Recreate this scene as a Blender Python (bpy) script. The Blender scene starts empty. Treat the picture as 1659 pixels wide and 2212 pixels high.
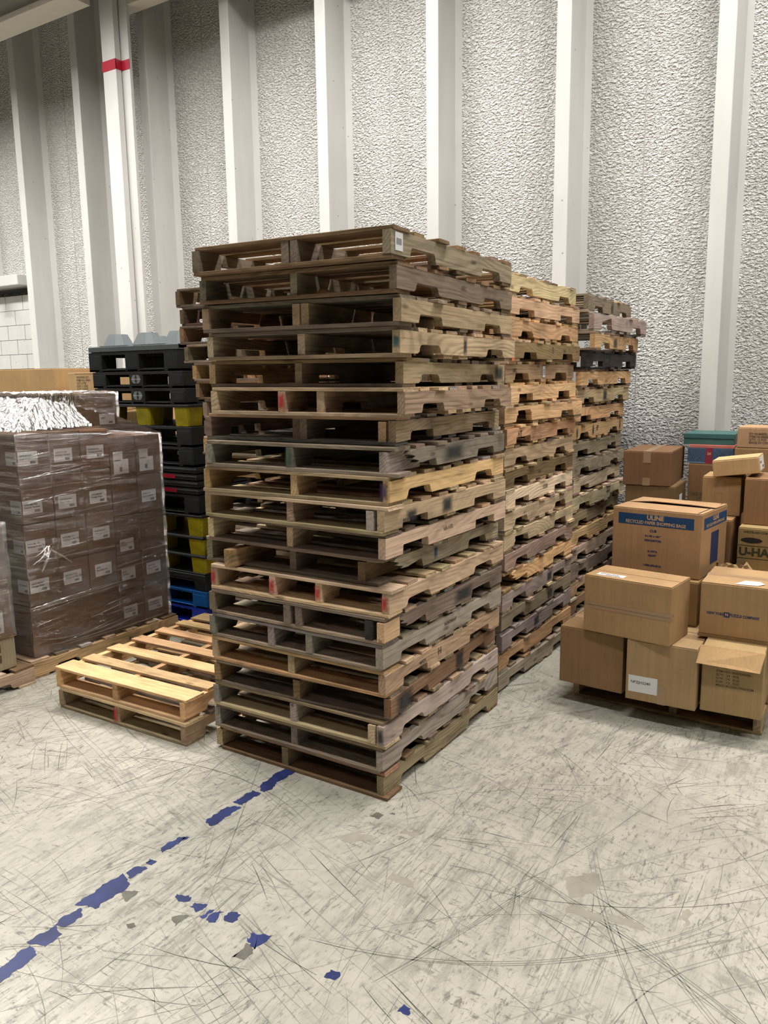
import bpy, bmesh, math, random
from mathutils import Vector, Matrix, noise
from math import sin, cos, pi
rnd = random.Random(7)
D = bpy.data
SC = bpy.context.scene
COL = SC.collection

# ------------------------------------------------------------------ helpers
def srgb(r, g, b):
    f = lambda c: (c/255/12.92) if c/255 <= .04045 else ((c/255+.055)/1.055)**2.4
    return (f(r), f(g), f(b))

class MB:
    """collects boxes, prisms and quads; build() links them as one mesh object"""
    def __init__(s): s.v = []; s.f = []; s.m = []
    def add(s, vs, fs, mi=0):
        o = len(s.v); s.v += [tuple(v) for v in vs]; s.f += [tuple(i+o for i in f) for f in fs]; s.m += [mi]*len(fs)
        return s
    def box(s, x0, x1, y0, y1, z0, z1, mi=0):
        v = [(x0,y0,z0),(x1,y0,z0),(x1,y1,z0),(x0,y1,z0),(x0,y0,z1),(x1,y0,z1),(x1,y1,z1),(x0,y1,z1)]
        f = [(0,3,2,1),(4,5,6,7),(0,1,5,4),(1,2,6,5),(2,3,7,6),(3,0,4,7)]
        return s.add(v, f, mi)
    def frustum(s, cx, cy, z0, z1, a0, b0, a1, b1, c=.25, mi=0):
        """chamfered tapering block"""
        def ring(a, b, z):
            k = c*min(a, b)
            return [(cx+x, cy+y, z) for x, y in ((-a,-b+k),(-a+k,-b),(a-k,-b),(a,-b+k),(a,b-k),(a-k,b),(-a+k,b),(-a,b-k))]
        v = ring(a0,b0,z0)+ring(a1,b1,z1)
        f = [tuple(range(7,-1,-1)), tuple(range(8,16))]+[(i,(i+1)%8,8+(i+1)%8,8+i) for i in range(8)]
        return s.add(v, f, mi)
    def prism(s, pts, h0, h1, axis='z', mi=0):
        """extrude a 2D polygon; axis z: pts are (x,y); y: (x,z); x: (y,z)"""
        n = len(pts)
        mk = {'z': lambda p, h: (p[0],p[1],h), 'y': lambda p, h: (p[0],h,p[1]), 'x': lambda p, h: (h,p[0],p[1])}[axis]
        v = [mk(p,h0) for p in pts]+[mk(p,h1) for p in pts]
        f = [tuple(range(n-1,-1,-1)), tuple(range(n,2*n))]+[(i,(i+1)%n,n+(i+1)%n,n+i) for i in range(n)]
        return s.add(v, f, mi)
    def build(s, name, mat, parent=None, loc=(0,0,0), rot=(0,0,0), color=None, bevel=0, fix=True):
        me = D.meshes.new(name); me.from_pydata(s.v, [], s.f)
        mats = mat if isinstance(mat, (list, tuple)) else [mat]
        for m in mats: me.materials.append(m)
        if len(mats) > 1:
            for p, i in zip(me.polygons, s.m): p.material_index = i
        if fix:
            bm = bmesh.new(); bm.from_mesh(me); bmesh.ops.recalc_face_normals(bm, faces=bm.faces); bm.to_mesh(me); bm.free()
        me.update()
        o = D.objects.new(name, me); COL.objects.link(o)
        o.location = loc; o.rotation_euler = rot
        if parent: o.parent = parent
        if color: o.color = color
        if bevel:
            b = o.modifiers.new('b', 'BEVEL'); b.width = bevel; b.segments = 2; b.limit_method = 'ANGLE'
        return o

def tag(o, label=None, cat=None, group=None, kind=None):
    if label: o['label'] = label
    if cat: o['category'] = cat
    if group: o['group'] = group
    if kind: o['kind'] = kind
    return o

def empty(name, loc, rz=0, rx=0, ry=0, label=None, cat=None, group=None):
    o = D.objects.new(name, None); COL.objects.link(o)
    o.empty_display_size = .1; o.location = loc; o.rotation_euler = (rx, ry, rz)
    return tag(o, label, cat, group)

ORD = ['topmost','second','third','fourth','fifth','sixth','seventh','eighth','ninth','tenth','eleventh','twelfth','thirteenth',
       'fourteenth','fifteenth','sixteenth','seventeenth','eighteenth','nineteenth','twentieth']

# ------------------------------------------------------------------ materials
def newmat(name):
    m = D.materials.new(name); m.use_nodes = True; nt = m.node_tree; nt.nodes.clear()
    N = lambda t, **k: _n(nt, t, k)
    out = N('ShaderNodeOutputMaterial'); b = N('ShaderNodeBsdfPrincipled')
    nt.links.new(b.outputs[0], out.inputs[0])
    return m, nt, N, b, out
def _n(nt, t, k):
    n = nt.nodes.new(t)
    for a, v in k.items():
        if a == 'i':
            for kk, vv in v.items(): n.inputs[kk].default_value = vv
        else: setattr(n, a, v)
    return n
def ramp(nt, fac, stops, interp='LINEAR'):
    n = nt.nodes.new('ShaderNodeValToRGB'); n.color_ramp.interpolation = interp
    e = n.color_ramp.elements
    while len(e) < len(stops): e.new(.5)
    for el, (p, c) in zip(e, stops):
        el.position = p; el.color = (c, c, c, 1) if isinstance(c, (int, float)) else (*c, 1)
    nt.links.new(fac, n.inputs[0]); return n.outputs[0]
def mixc(nt, mode, fac, a, b):
    n = nt.nodes.new('ShaderNodeMix'); n.data_type = 'RGBA'; n.blend_type = mode
    for s, v in ((n.inputs[0], fac), (n.inputs[6], a), (n.inputs[7], b)):
        if isinstance(v, bpy.types.NodeSocket): nt.links.new(v, s)
        elif isinstance(v, (int, float)): s.default_value = v
        else: s.default_value = (*v, 1) if len(v) == 3 else v
    return n.outputs[2]
def math_(nt, op, a, b=0.):
    n = nt.nodes.new('ShaderNodeMath'); n.operation = op
    for s, v in ((n.inputs[0], a), (n.inputs[1], b)):
        if isinstance(v, bpy.types.NodeSocket): nt.links.new(v, s)
        else: s.default_value = v
    return n.outputs[0]
def mapping(nt, vec, scale=(1,1,1), rot=(0,0,0), loc=(0,0,0)):
    n = nt.nodes.new('ShaderNodeMapping'); nt.links.new(vec, n.inputs[0])
    n.inputs['Scale'].default_value = scale; n.inputs['Rotation'].default_value = rot; n.inputs['Location'].default_value = loc
    return n.outputs[0]
def noise_(nt, vec, scale, detail=3, rough=.5, dist=0.):
    n = nt.nodes.new('ShaderNodeTexNoise'); nt.links.new(vec, n.inputs['Vector'])
    n.inputs['Scale'].default_value = scale; n.inputs['Detail'].default_value = detail
    n.inputs['Roughness'].default_value = rough; n.inputs['Distortion'].default_value = dist
    return n.outputs['Fac']
def bump_(nt, h, strength, dist, b):
    n = nt.nodes.new('ShaderNodeBump'); n.inputs['Strength'].default_value = strength; n.inputs['Distance'].default_value = dist
    nt.links.new(h, n.inputs['Height']); nt.links.new(n.outputs[0], b.inputs['Normal']); return n

def plain(name, rgb, rough=.6, spec=.4, metal=0, vary=0.):
    m, nt, N, b, out = newmat(name)
    b.inputs['Base Color'].default_value = (*rgb, 1); b.inputs['Roughness'].default_value = rough
    b.inputs['Specular IOR Level'].default_value = spec; b.inputs['Metallic'].default_value = metal
    if vary:
        tc = N('ShaderNodeTexCoord'); n = noise_(nt, tc.outputs['Object'], 9, 4, .65)
        c = mixc(nt, 'MULTIPLY', 1., rgb, ramp(nt, n, [(.3, 1-vary), (.7, 1.)]))
        nt.links.new(c, b.inputs['Base Color'])
    return m

def wood_mat():
    m, nt, N, b, out = newmat('pallet_wood')
    tc = N('ShaderNodeTexCoord'); oi = N('ShaderNodeObjectInfo')
    cmb = N('ShaderNodeCombineXYZ')
    nt.links.new(math_(nt, 'MULTIPLY', oi.outputs['Random'], 37.), cmb.inputs[0])
    nt.links.new(math_(nt, 'MULTIPLY', oi.outputs['Random'], 91.), cmb.inputs[1])
    nt.links.new(math_(nt, 'MULTIPLY', oi.outputs['Random'], 53.), cmb.inputs[2])
    add = N('ShaderNodeVectorMath', operation='ADD'); nt.links.new(tc.outputs['Object'], add.inputs[0]); nt.links.new(cmb.outputs[0], add.inputs[1])
    P = add.outputs[0]
    # growth rings: stretched along the board, warped
    warp = noise_(nt, mapping(nt, P, (.8, 2.6, 2.6)), 1.0, 2, .5)
    wv = N('ShaderNodeTexWave', wave_type='BANDS', bands_direction='DIAGONAL')
    wm = mapping(nt, P, (.15, 15, 15))
    a2 = N('ShaderNodeVectorMath', operation='ADD'); nt.links.new(wm, a2.inputs[0])
    cw = N('ShaderNodeCombineXYZ')
    w5 = math_(nt, 'MULTIPLY', warp, 3.4)
    for i in range(3): nt.links.new(w5, cw.inputs[i])
    nt.links.new(cw.outputs[0], a2.inputs[1]); nt.links.new(a2.outputs[0], wv.inputs['Vector'])
    wv.inputs['Scale'].default_value = 1.5; wv.inputs['Distortion'].default_value = .6; wv.inputs['Detail'].default_value = 2
    rings = ramp(nt, wv.outputs['Fac'], [(.15, .74), (.45, .98), (.9, 1.04)])
    streak = noise_(nt, mapping(nt, P, (2.2, 110, 110)), 1., 3, .7)
    stk = ramp(nt, streak, [(.30, .50), (.48, .95), (.75, 1.10)])
    blot = noise_(nt, mapping(nt, P, (3, 9, 9)), 1., 4, .6)
    blt = ramp(nt, blot, [(.28, .40), (.44, .84), (.62, 1.08)])
    knot = N('ShaderNodeTexVoronoi'); nt.links.new(mapping(nt, P, (3.2, 9, 9)), knot.inputs['Vector']); knot.inputs['Scale'].default_value = 1.
    kn = ramp(nt, knot.outputs['Distance'], [(.05, .32), (.13, 1.)])
    c = mixc(nt, 'MULTIPLY', math_(nt, 'MULTIPLY', math_(nt, 'FRACT', math_(nt, 'MULTIPLY', oi.outputs['Random'], 7.3)), .85), oi.outputs['Color'], rings)
    c = mixc(nt, 'MULTIPLY', .8, c, stk)
    c = mixc(nt, 'MULTIPLY', .8, c, blt)
    c = mixc(nt, 'MULTIPLY', .75, c, kn)
    # per board value
    val = N('ShaderNodeMapRange'); nt.links.new(oi.outputs['Random'], val.inputs[0]); val.inputs[3].default_value = .82; val.inputs[4].default_value = 1.15
    cv = N('ShaderNodeCombineColor'); [nt.links.new(val.outputs[0], cv.inputs[i]) for i in range(3)]
    c = mixc(nt, 'MULTIPLY', 1., c, cv.outputs[0])
    nt.links.new(c, b.inputs['Base Color']); b.inputs['Roughness'].default_value = .85; b.inputs['Specular IOR Level'].default_value = .15
    h = math_(nt, 'ADD', math_(nt, 'MULTIPLY', streak, .7), math_(nt, 'MULTIPLY', wv.outputs['Fac'], .35))
    bump_(nt, h, .55, .0025, b)
    return m

def card_mat():
    m, nt, N, b, out = newmat('corrugated_cardboard')
    tc = N('ShaderNodeTexCoord'); oi = N('ShaderNodeObjectInfo')
    n1 = noise_(nt, tc.outputs['Object'], 4, 4, .6)
    n2 = noise_(nt, mapping(nt, tc.outputs['Object'], (90, 90, 1.5)), 1., 2, .5)
    n3 = noise_(nt, tc.outputs['Object'], 45, 3, .7)
    c = mixc(nt, 'MULTIPLY', 1., oi.outputs['Color'], ramp(nt, n1, [(.3, .86), (.65, 1.05)]))
    c = mixc(nt, 'MULTIPLY', .6, c, ramp(nt, n2, [(.35, .88), (.6, 1.04)]))
    c = mixc(nt, 'MULTIPLY', .5, c, ramp(nt, n3, [(.25, .75), (.45, 1.)]))
    nt.links.new(c, b.inputs['Base Color']); b.inputs['Roughness'].default_value = .72; b.inputs['Specular IOR Level'].default_value = .25
    bump_(nt, n2, .15, .002, b)
    return m

def wall_mat(rough):
    m, nt, N, b, out = newmat('textured_white_concrete' if rough else 'smooth_white_concrete')
    tc = N('ShaderNodeTexCoord'); P = tc.outputs['Object']
    base = (.76, .76, .745) if rough else (.61, .61, .60)
    n1 = noise_(nt, P, 1.1, 4, .6); n2 = noise_(nt, mapping(nt, P, (6, 6, .8)), 1., 3, .6)
    c = mixc(nt, 'MULTIPLY', 1., base, ramp(nt, n1, [(.3, (.93,.92,.90)), (.7, (1.03,1.02,1.0))]))
    c = mixc(nt, 'MULTIPLY', .6, c, ramp(nt, n2, [(.3, .90), (.6, 1.02)]))
    if rough:
        ds = N('ShaderNodeTexNoise'); nt.links.new(P, ds.inputs['Vector']); ds.inputs['Scale'].default_value = 22; ds.inputs['Detail'].default_value = 2
        ad = N('ShaderNodeVectorMath', operation='MULTIPLY_ADD')
        nt.links.new(ds.outputs['Color'], ad.inputs[0]); ad.inputs[1].default_value = (.03,)*3; nt.links.new(P, ad.inputs[2])
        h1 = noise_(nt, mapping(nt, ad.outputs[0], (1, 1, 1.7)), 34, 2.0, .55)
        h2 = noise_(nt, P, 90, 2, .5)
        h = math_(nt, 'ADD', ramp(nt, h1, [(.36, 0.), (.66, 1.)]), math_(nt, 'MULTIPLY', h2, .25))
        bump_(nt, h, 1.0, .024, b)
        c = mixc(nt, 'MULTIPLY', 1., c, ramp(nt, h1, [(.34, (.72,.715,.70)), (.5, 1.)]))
    else:
        sp = N('ShaderNodeTexVoronoi'); nt.links.new(P, sp.inputs['Vector']); sp.inputs['Scale'].default_value = 7
        c = mixc(nt, 'MULTIPLY', 1., c, ramp(nt, sp.outputs['Distance'], [(.035, .35), (.06, 1.)]))
        bump_(nt, n2, .1, .004, b)
    nt.links.new(c, b.inputs['Base Color'])
    b.inputs['Roughness'].default_value = .75 if rough else .42; b.inputs['Specular IOR Level'].default_value = .3 if rough else .45
    return m

def floor_mat():
    m, nt, N, b, out = newmat('worn_painted_concrete_floor')
    tc = N('ShaderNodeTexCoord'); P = tc.outputs['Object']
    # scratch layers: thin level lines of long stretched noise, masked in patches
    def scr(rz, sx, sy, width, seed, mscale=1.6, mlo=.45):
        v = mapping(nt, P, (1,1,1), (0,0,rz), (seed, seed*1.7, seed*.3))
        v2 = mapping(nt, v, (sx, sy, 1))
        wob = noise_(nt, v, 1.3, 2, .5)
        cw = N('ShaderNodeCombineXYZ'); nt.links.new(math_(nt,'MULTIPLY',wob,.7), cw.inputs[1])
        ad = N('ShaderNodeVectorMath', operation='ADD'); nt.links.new(v2, ad.inputs[0]); nt.links.new(cw.outputs[0], ad.inputs[1])
        n = noise_(nt, ad.outputs[0], 1., 1.5, .6)
        d = math_(nt, 'ABSOLUTE', math_(nt, 'SUBTRACT', n, .5))
        line = ramp(nt, d, [(0., 1.), (width, .55), (width*2.2, 0.)])
        mk = ramp(nt, noise_(nt, v, mscale, 4, .6), [(mlo, 0.), (mlo+.17, 1.)])
        return math_(nt, 'MULTIPLY', line, mk)
    layers = [scr(.35, .3, 9, .0055, 3.1, 1.3, .45), scr(-.9, .35, 8, .005, 8.4, 1.2, .46), scr(1.5, .6, 30, .009, 31.5, 1.7, .48)]
    s = layers[0]
    for l in layers[1:]: s = math_(nt, 'MAXIMUM', s, l)
    # scuffs / grime: short strokes in two directions
    g1 = ramp(nt, noise_(nt, mapping(nt, P, (16, 4.0, 1), (0,0,.45)), 1., 7, .78), [(.49, 0.), (.57, .7), (.69, 1.)])
    gm = ramp(nt, noise_(nt, P, 1.0, 5, .65), [(.36, 0.), (.58, 1.)])
    grime = math_(nt, 'MULTIPLY', g1, gm)
    g2 = ramp(nt, noise_(nt, mapping(nt, P, (52, 15, 1), (0,0,-.35)), 1., 5, .78), [(.54, 0.), (.62, 1.)])
    g2 = math_(nt, 'MULTIPLY', g2, ramp(nt, noise_(nt, P, 1.9, 5, .65), [(.36, 0.), (.54, 1.)]))
    g3 = ramp(nt, noise_(nt, mapping(nt, P, (12, 44, 1), (0,0,.2)), 1., 4, .75), [(.57, 0.), (.64, 1.)])
    g3 = math_(nt, 'MULTIPLY', g3, ramp(nt, noise_(nt, mapping(nt, P, (1,1,1), (0,0,0), (7,3,0)), 1.5, 4, .65), [(.42, 0.), (.58, 1.)]))
    g2 = math_(nt, 'MAXIMUM', g2, g3)
    base = mixc(nt, 'MULTIPLY', 1., (.49, .47, .40), ramp(nt, noise_(nt, P, .7, 5, .6), [(.3, .80), (.7, 1.08)]))
    base = mixc(nt, 'MULTIPLY', 1., base, ramp(nt, noise_(nt, P, 9, 6, .7), [(.3, .84), (.6, 1.04)]))
    c = mixc(nt, 'MIX', math_(nt, 'MULTIPLY', grime, .62), base, (.19, .172, .14))
    c = mixc(nt, 'MIX', math_(nt, 'MULTIPLY', g2, .75), c, (.12, .11, .09))
    c = mixc(nt, 'MIX', math_(nt, 'MULTIPLY', s, .70), c, (.12, .11, .092))
    nt.links.new(c, b.inputs['Base Color'])
    r = ramp(nt, math_(nt, 'MAXIMUM', grime, s), [(0., .33), (1., .6)])
    nt.links.new(r, b.inputs['Roughness']); b.inputs['Specular IOR Level'].default_value = .35
    bump_(nt, math_(nt, 'MULTIPLY', math_(nt, 'MAXIMUM', s, g2), -1.), .15, .002, b)
    return m

def paint_mat(name, rgb):
    """sprayed or smeared paint with ragged soft edges"""
    m, nt, N, b, out = newmat(name)
    b.inputs['Base Color'].default_value = (*rgb, 1); b.inputs['Roughness'].default_value = .7
    tc = N('ShaderNodeTexCoord'); g = mapping(nt, tc.outputs['Generated'], (2,2,2), (0,0,0), (-1,-1,-1))
    ln = N('ShaderNodeVectorMath', operation='LENGTH'); sx = N('ShaderNodeSeparateXYZ'); nt.links.new(g, sx.inputs[0])
    e = math_(nt, 'MAXIMUM', math_(nt, 'ABSOLUTE', sx.outputs[0]), math_(nt, 'ABSOLUTE', sx.outputs[1]))
    n = noise_(nt, tc.outputs['Object'], 60, 4, .7)
    k = math_(nt, 'ADD', e, math_(nt, 'MULTIPLY', n, .5))
    a = ramp(nt, k, [(.45, .88), (1.02, 0.)])
    nt.links.new(a, b.inputs['Alpha'])
    return m

def film_mat():
    m, nt, N, b, out = newmat('clear_stretch_film')
    nt.nodes.remove(b)
    tc = N('ShaderNodeTexCoord'); P = tc.outputs['Object']
    tr = N('ShaderNodeBsdfTransparent'); tr.inputs[0].default_value = (.90, .865, .84, 1)
    gl = N('ShaderNodeBsdfGlossy'); gl.inputs['Roughness'].default_value = .11; gl.inputs[0].default_value = (1,1,1,1)
    df = N('ShaderNodeBsdfDiffuse'); df.inputs[0].default_value = (.62,.58,.58,1)
    h1 = noise_(nt, mapping(nt, P, (1.2, 1.2, 17), (.16, 0, 0)), 1.6, 6, .72, .5)
    h2 = noise_(nt, mapping(nt, P, (3, 3, 60), (-.1, .05, 0)), 1.3, 3, .6)
    h = math_(nt, 'ADD', h1, math_(nt, 'MULTIPLY', h2, .45))
    bp = N('ShaderNodeBump'); bp.inputs['Strength'].default_value = 1.; bp.inputs['Distance'].default_value = .10
    nt.links.new(h, bp.inputs['Height']); nt.links.new(bp.outputs[0], gl.inputs['Normal'])
    fr = N('ShaderNodeFresnel'); fr.inputs[0].default_value = 1.6; nt.links.new(bp.outputs[0], fr.inputs['Normal'])
    f1 = math_(nt, 'ADD', math_(nt, 'MULTIPLY', fr.outputs[0], .6), .02)
    mx = N('ShaderNodeMixShader'); nt.links.new(f1, mx.inputs[0]); nt.links.new(tr.outputs[0], mx.inputs[1]); nt.links.new(gl.outputs[0], mx.inputs[2])
    mx2 = N('ShaderNodeMixShader'); st = ramp(nt, h1, [(.55, .0), (.75, .10)]); nt.links.new(st, mx2.inputs[0]); nt.links.new(mx.outputs[0], mx2.inputs[1]); nt.links.new(df.outputs[0], mx2.inputs[2])
    nt.links.new(mx2.outputs[0], out.inputs[0])
    return m

def fold_mat(mixv=.42, rough=.2, bd=.01, sc=(30, 12, 60)):
    m, nt, N, b, out = newmat('gathered_stretch_film'); nt.nodes.remove(b)
    tr = N('ShaderNodeBsdfTransparent'); tr.inputs[0].default_value = (.9,.89,.89,1)
    gl = N('ShaderNodeBsdfGlossy'); gl.inputs['Roughness'].default_value = rough
    tc = N('ShaderNodeTexCoord'); bp = N('ShaderNodeBump'); bp.inputs['Distance'].default_value = bd
    nt.links.new(noise_(nt, mapping(nt, tc.outputs['Object'], sc, (0,0,.5)), 1., 4), bp.inputs['Height']); nt.links.new(bp.outputs[0], gl.inputs['Normal'])
    mx = N('ShaderNodeMixShader'); mx.inputs[0].default_value = mixv; nt.links.new(tr.outputs[0], mx.inputs[1]); nt.links.new(gl.outputs[0], mx.inputs[2]); nt.links.new(mx.outputs[0], out.inputs[0])
    return m

def tape_mat():
    m, nt, N, b, out = newmat('clear_packing_tape')
    b.inputs['Base Color'].default_value = (*srgb(196,164,128), 1); b.inputs['Roughness'].default_value = .22
    b.inputs['Alpha'].default_value = .5; b.inputs['Specular IOR Level'].default_value = .7
    tc = N('ShaderNodeTexCoord'); bump_(nt, noise_(nt, tc.outputs['Object'], 25, 3, .6), .3, .004, b)
    return m

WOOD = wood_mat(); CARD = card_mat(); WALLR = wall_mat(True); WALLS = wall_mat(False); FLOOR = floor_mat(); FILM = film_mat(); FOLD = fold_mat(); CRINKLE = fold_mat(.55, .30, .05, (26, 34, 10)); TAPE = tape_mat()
LABELM = plain('white_paper', (.74,.74,.73), .6); INK = plain('black_ink', (.03,.03,.03), .7); INKBR = plain('brown_ink', (.10,.07,.045), .8)
INKBLUE = plain('navy_ink', srgb(38,50,92), .7); NAVY = plain('navy_print', srgb(24,66,112), .7, vary=.15); KRAFTINK = plain('kraft_lettering', srgb(190,160,120), .8)
INKGREEN = plain('green_ink', srgb(58,60,38), .8)
BLACKP = plain('black_plastic', (.022,.025,.027), .42, .5, vary=.35); GREYP = plain('grey_plastic', srgb(96,104,106), .5, .4, vary=.12)
YELP = plain('yellow_plastic', srgb(196,180,30), .5, .4, vary=.4); BLUEP = plain('blue_plastic', srgb(0,92,170), .45, .5, vary=.25); BLUEP2 = plain('royal_blue_plastic', srgb(10,45,175), .45, .5, vary=.25)
REDT = plain('red_tape', srgb(170,22,48), .35, .5); WHITEPR = plain('white_print', (.6,.62,.62), .5)
CEIL = plain('painted_ceiling', (.38,.38,.37), .8); BEAMM = plain('painted_steel', srgb(205,200,188), .55, .3, vary=.06)
TEAL = plain('teal_card', srgb(56,98,94), .5, vary=.12); SALMON = plain('salmon_card', srgb(190,112,100), .5, vary=.1)
PATB = plain('slate_blue_card', srgb(62,84,112), .5, vary=.1); PATL = plain('pale_blue_print', srgb(104,128,152), .5); MAROON = plain('maroon_print', srgb(134,44,56), .5)
BLUETAPE = plain('blue_floor_tape', srgb(46,58,116), .45, .35, vary=.6); GREYPATCH = plain('bare_concrete', (.36,.335,.27), .8, vary=.35); DARKSTAIN = plain('dark_stain', (.17,.16,.13), .7, vary=.5)
SPRAY = paint_mat('black_spray_paint', (.03,.033,.035)); REDP = paint_mat('red_paint', srgb(190,30,45)); PURP = paint_mat('purple_paint', srgb(70,50,90)); TEALP = paint_mat('teal_paint', srgb(50,110,115)); GREENP = paint_mat('green_paint', srgb(60,95,75)); ORANGEP = paint_mat('orange_paint', srgb(225,110,60)); BLUEPT = paint_mat('blue_paint', srgb(40,90,140))
DARK = plain('dark_inside', (.02,.017,.014), .9)
GREYPAPER = plain('grey_paper', srgb(190,192,185), .8)

def text(name, body, size, mat, parent, loc, rot, align='LEFT', bold=.0, sx=1., space=1.0, line=1.0):
    c = D.curves.new(name, 'FONT'); c.body = body; c.size = size; c.align_x = align; c.align_y = 'CENTER'
    c.offset = bold; c.space_character = space; c.space_line = line; c.resolution_u = 2
    c.materials.append(mat)
    tmp = D.objects.new('tmp', c); COL.objects.link(tmp)
    bpy.context.view_layer.update()
    me = D.meshes.new_from_object(tmp.evaluated_get(bpy.context.evaluated_depsgraph_get()))
    D.objects.remove(tmp); D.curves.remove(c)
    for v in me.vertices: v.co.x *= sx
    if not me.materials: me.materials.append(mat)
    o = D.objects.new(name, me); COL.objects.link(o); o.parent = parent; o.location = loc; o.rotation_euler = rot
    return o
FRONT = (pi/2, 0, 0); RIGHT = (pi/2, 0, pi/2); TOP = (0, 0, 0)

# ------------------------------------------------------------------ wooden pallets
PL, PW, PH = 1.016, 1.219, .121      # deck board length (x), stringer length (y), height
BT, SH, ST = .0155, .0895, .037
def lin(c): return (*srgb(*c), 1)
TONES = {'dark': (114,98,80), 'brown': (152,126,94), 'greybrown': (158,143,122), 'tan': (198,174,138), 'light': (222,200,166), 'yellow': (220,184,134),
         'grey': (176,168,154), 'mauve': (168,160,147), 'char': (78,75,72), 'pinkish': (226,200,162), 'cream': (224,202,172)}
def vcol(tone, r, k=1.):
    c = TONES[tone]; c = (c[0], c[1]*.985, c[2]); j = r.uniform(.88, 1.12)*k
    return lin(tuple(max(8, min(250, v*j*r.uniform(.97, 1.03))) for v in c))

def board(L, W, T, r, name, parent, loc, rot, color, ragged=.0, bow=.0):
    """a plank: chamfered section swept along local x, ends slightly ragged"""
    n = 9; v = []; ch = .002
    w0, w1 = r.uniform(-.003, .003), r.uniform(-.003, .003)
    hook = r.random() < .3
    for i in range(n):
        t = i/(n-1); x = (t-.5)*L
        hw = W/2+r.uniform(-.0012, .0012)
        z = bow*(1-(2*t-1)**2)+r.uniform(-.0004, .0004); yo = w0*(1-t)+w1*t
        for (a, c_) in ((-hw, -T/2+ch), (-hw+ch, -T/2), (hw-ch, -T/2), (hw, -T/2+ch), (hw, T/2-ch), (hw-ch, T/2), (-hw+ch, T/2), (-hw, T/2-ch)):
            xx = x
            if i in (0, n-1):
                s = 1 if i == 0 else -1
                xx += s*(r.uniform(0, .003)+ragged*abs(noise.noise(Vector((a*40, i*7.3+loc[1]*9, loc[2]*13)))))
            v.append((xx, a+yo, c_+z))
    f = [tuple(range(7,-1,-1)), tuple(range((n-1)*8, n*8))]
    for i in range(n-1):
        for k in range(8):
            f.append((i*8+k, i*8+(k+1)%8, (i+1)*8+(k+1)%8, (i+1)*8+k))
    m = MB(); m.add(v, f)
    return m.build(name, WOOD, parent, loc, rot, color, fix=False)

def stringer_profile(L, H, r, notch=True, broken=None):
    """outline in (x,z), x along length from -L/2; notches cut from below"""
    pts = []
    def arc(cx, cz, rad, a0, a1, n=4):
        return [(cx+rad*cos(a0+(a1-a0)*i/n), cz+rad*sin(a0+(a1-a0)*i/n)) for i in range(n+1)]
    x0, x1 = -L/2, L/2
    nh = .038*r.uniform(.9, 1.1); rad = r.choice([.006, .015, .022, .03])
    bot = [(x0, 0)]
    if notch:
        for c in (-.375 if L > 1.1 else -.3, .375 if L > 1.1 else .3):
            c = c*L/1.219*.93
            a, b = c-.114+r.uniform(-.008,.008), c+.114+r.uniform(-.008,.008)
            bot += [(a, 0)] + arc(a+rad*.6+rad, nh-rad, rad, pi, pi/2) + arc(b-rad*.6-rad, nh-rad, rad, pi/2, 0) + [(b, 0)]
    bot += [(x1, 0)]
    top = []
    n = 14
    for i in range(n+1):
        t = i/n; top.append((x1-(x1-x0)*t, H-abs(r.gauss(0, .0007))))
    if broken == 'near':    # the end towards the aisle is snapped off
        cut = x0+.115
        bot = [p for p in bot if p[0] > cut+.12]; top = [p for p in top if p[0] > cut]
        jag = [(cut+.02, H*.92), (cut+.005, H*.80), (cut+.05, H*.66), (cut+.03, H*.55), (cut+.085, H*.42), (cut+.07, H*.33), (cut+.12, H*.30)]
        return bot+top+jag
    if broken == 'split':   # jagged lower edge around the notch
        k = []
        for p in bot:
            if x0+.1 < p[0] < x0+.42: k.append((p[0]+r.uniform(-.012,.012), p[1]+abs(r.gauss(0,.012))*(1 if p[1] > .01 else .3)))
            else: k.append(p)
        bot = k
    return bot+top

def stringer(parent, x, r, color, name='stringer', L=PW, H=SH, notch=True, broken=None, y0=0., z0=BT, thick=ST, twist=0.):
    pr = stringer_profile(L, H, r, notch, broken)
    m = MB(); m.prism(pr, -thick/2, thick/2, 'y')
    return m.build(name, WOOD, parent, (x, y0, z0), (twist, 0, pi/2), color)

def mark(parent, mat, face, x, y, z, w, h, name='paint_mark', label=None):
    """small irregular paint patch lying on a face"""
    n = 10; pts = []
    for i in range(n):
        for j in range(2): pass
    m = MB(); m.add([(-w/2,-h/2,0),(w/2,-h/2,0),(w/2,h/2,0),(-w/2,h/2,0)], [(0,1,2,3)])
    o = m.build(name, mat, parent, (x, y, z), {'front': FRONT, 'right': RIGHT, 'top': TOP}[face], fix=False)
    if label: o['label'] = label
    return o

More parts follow.
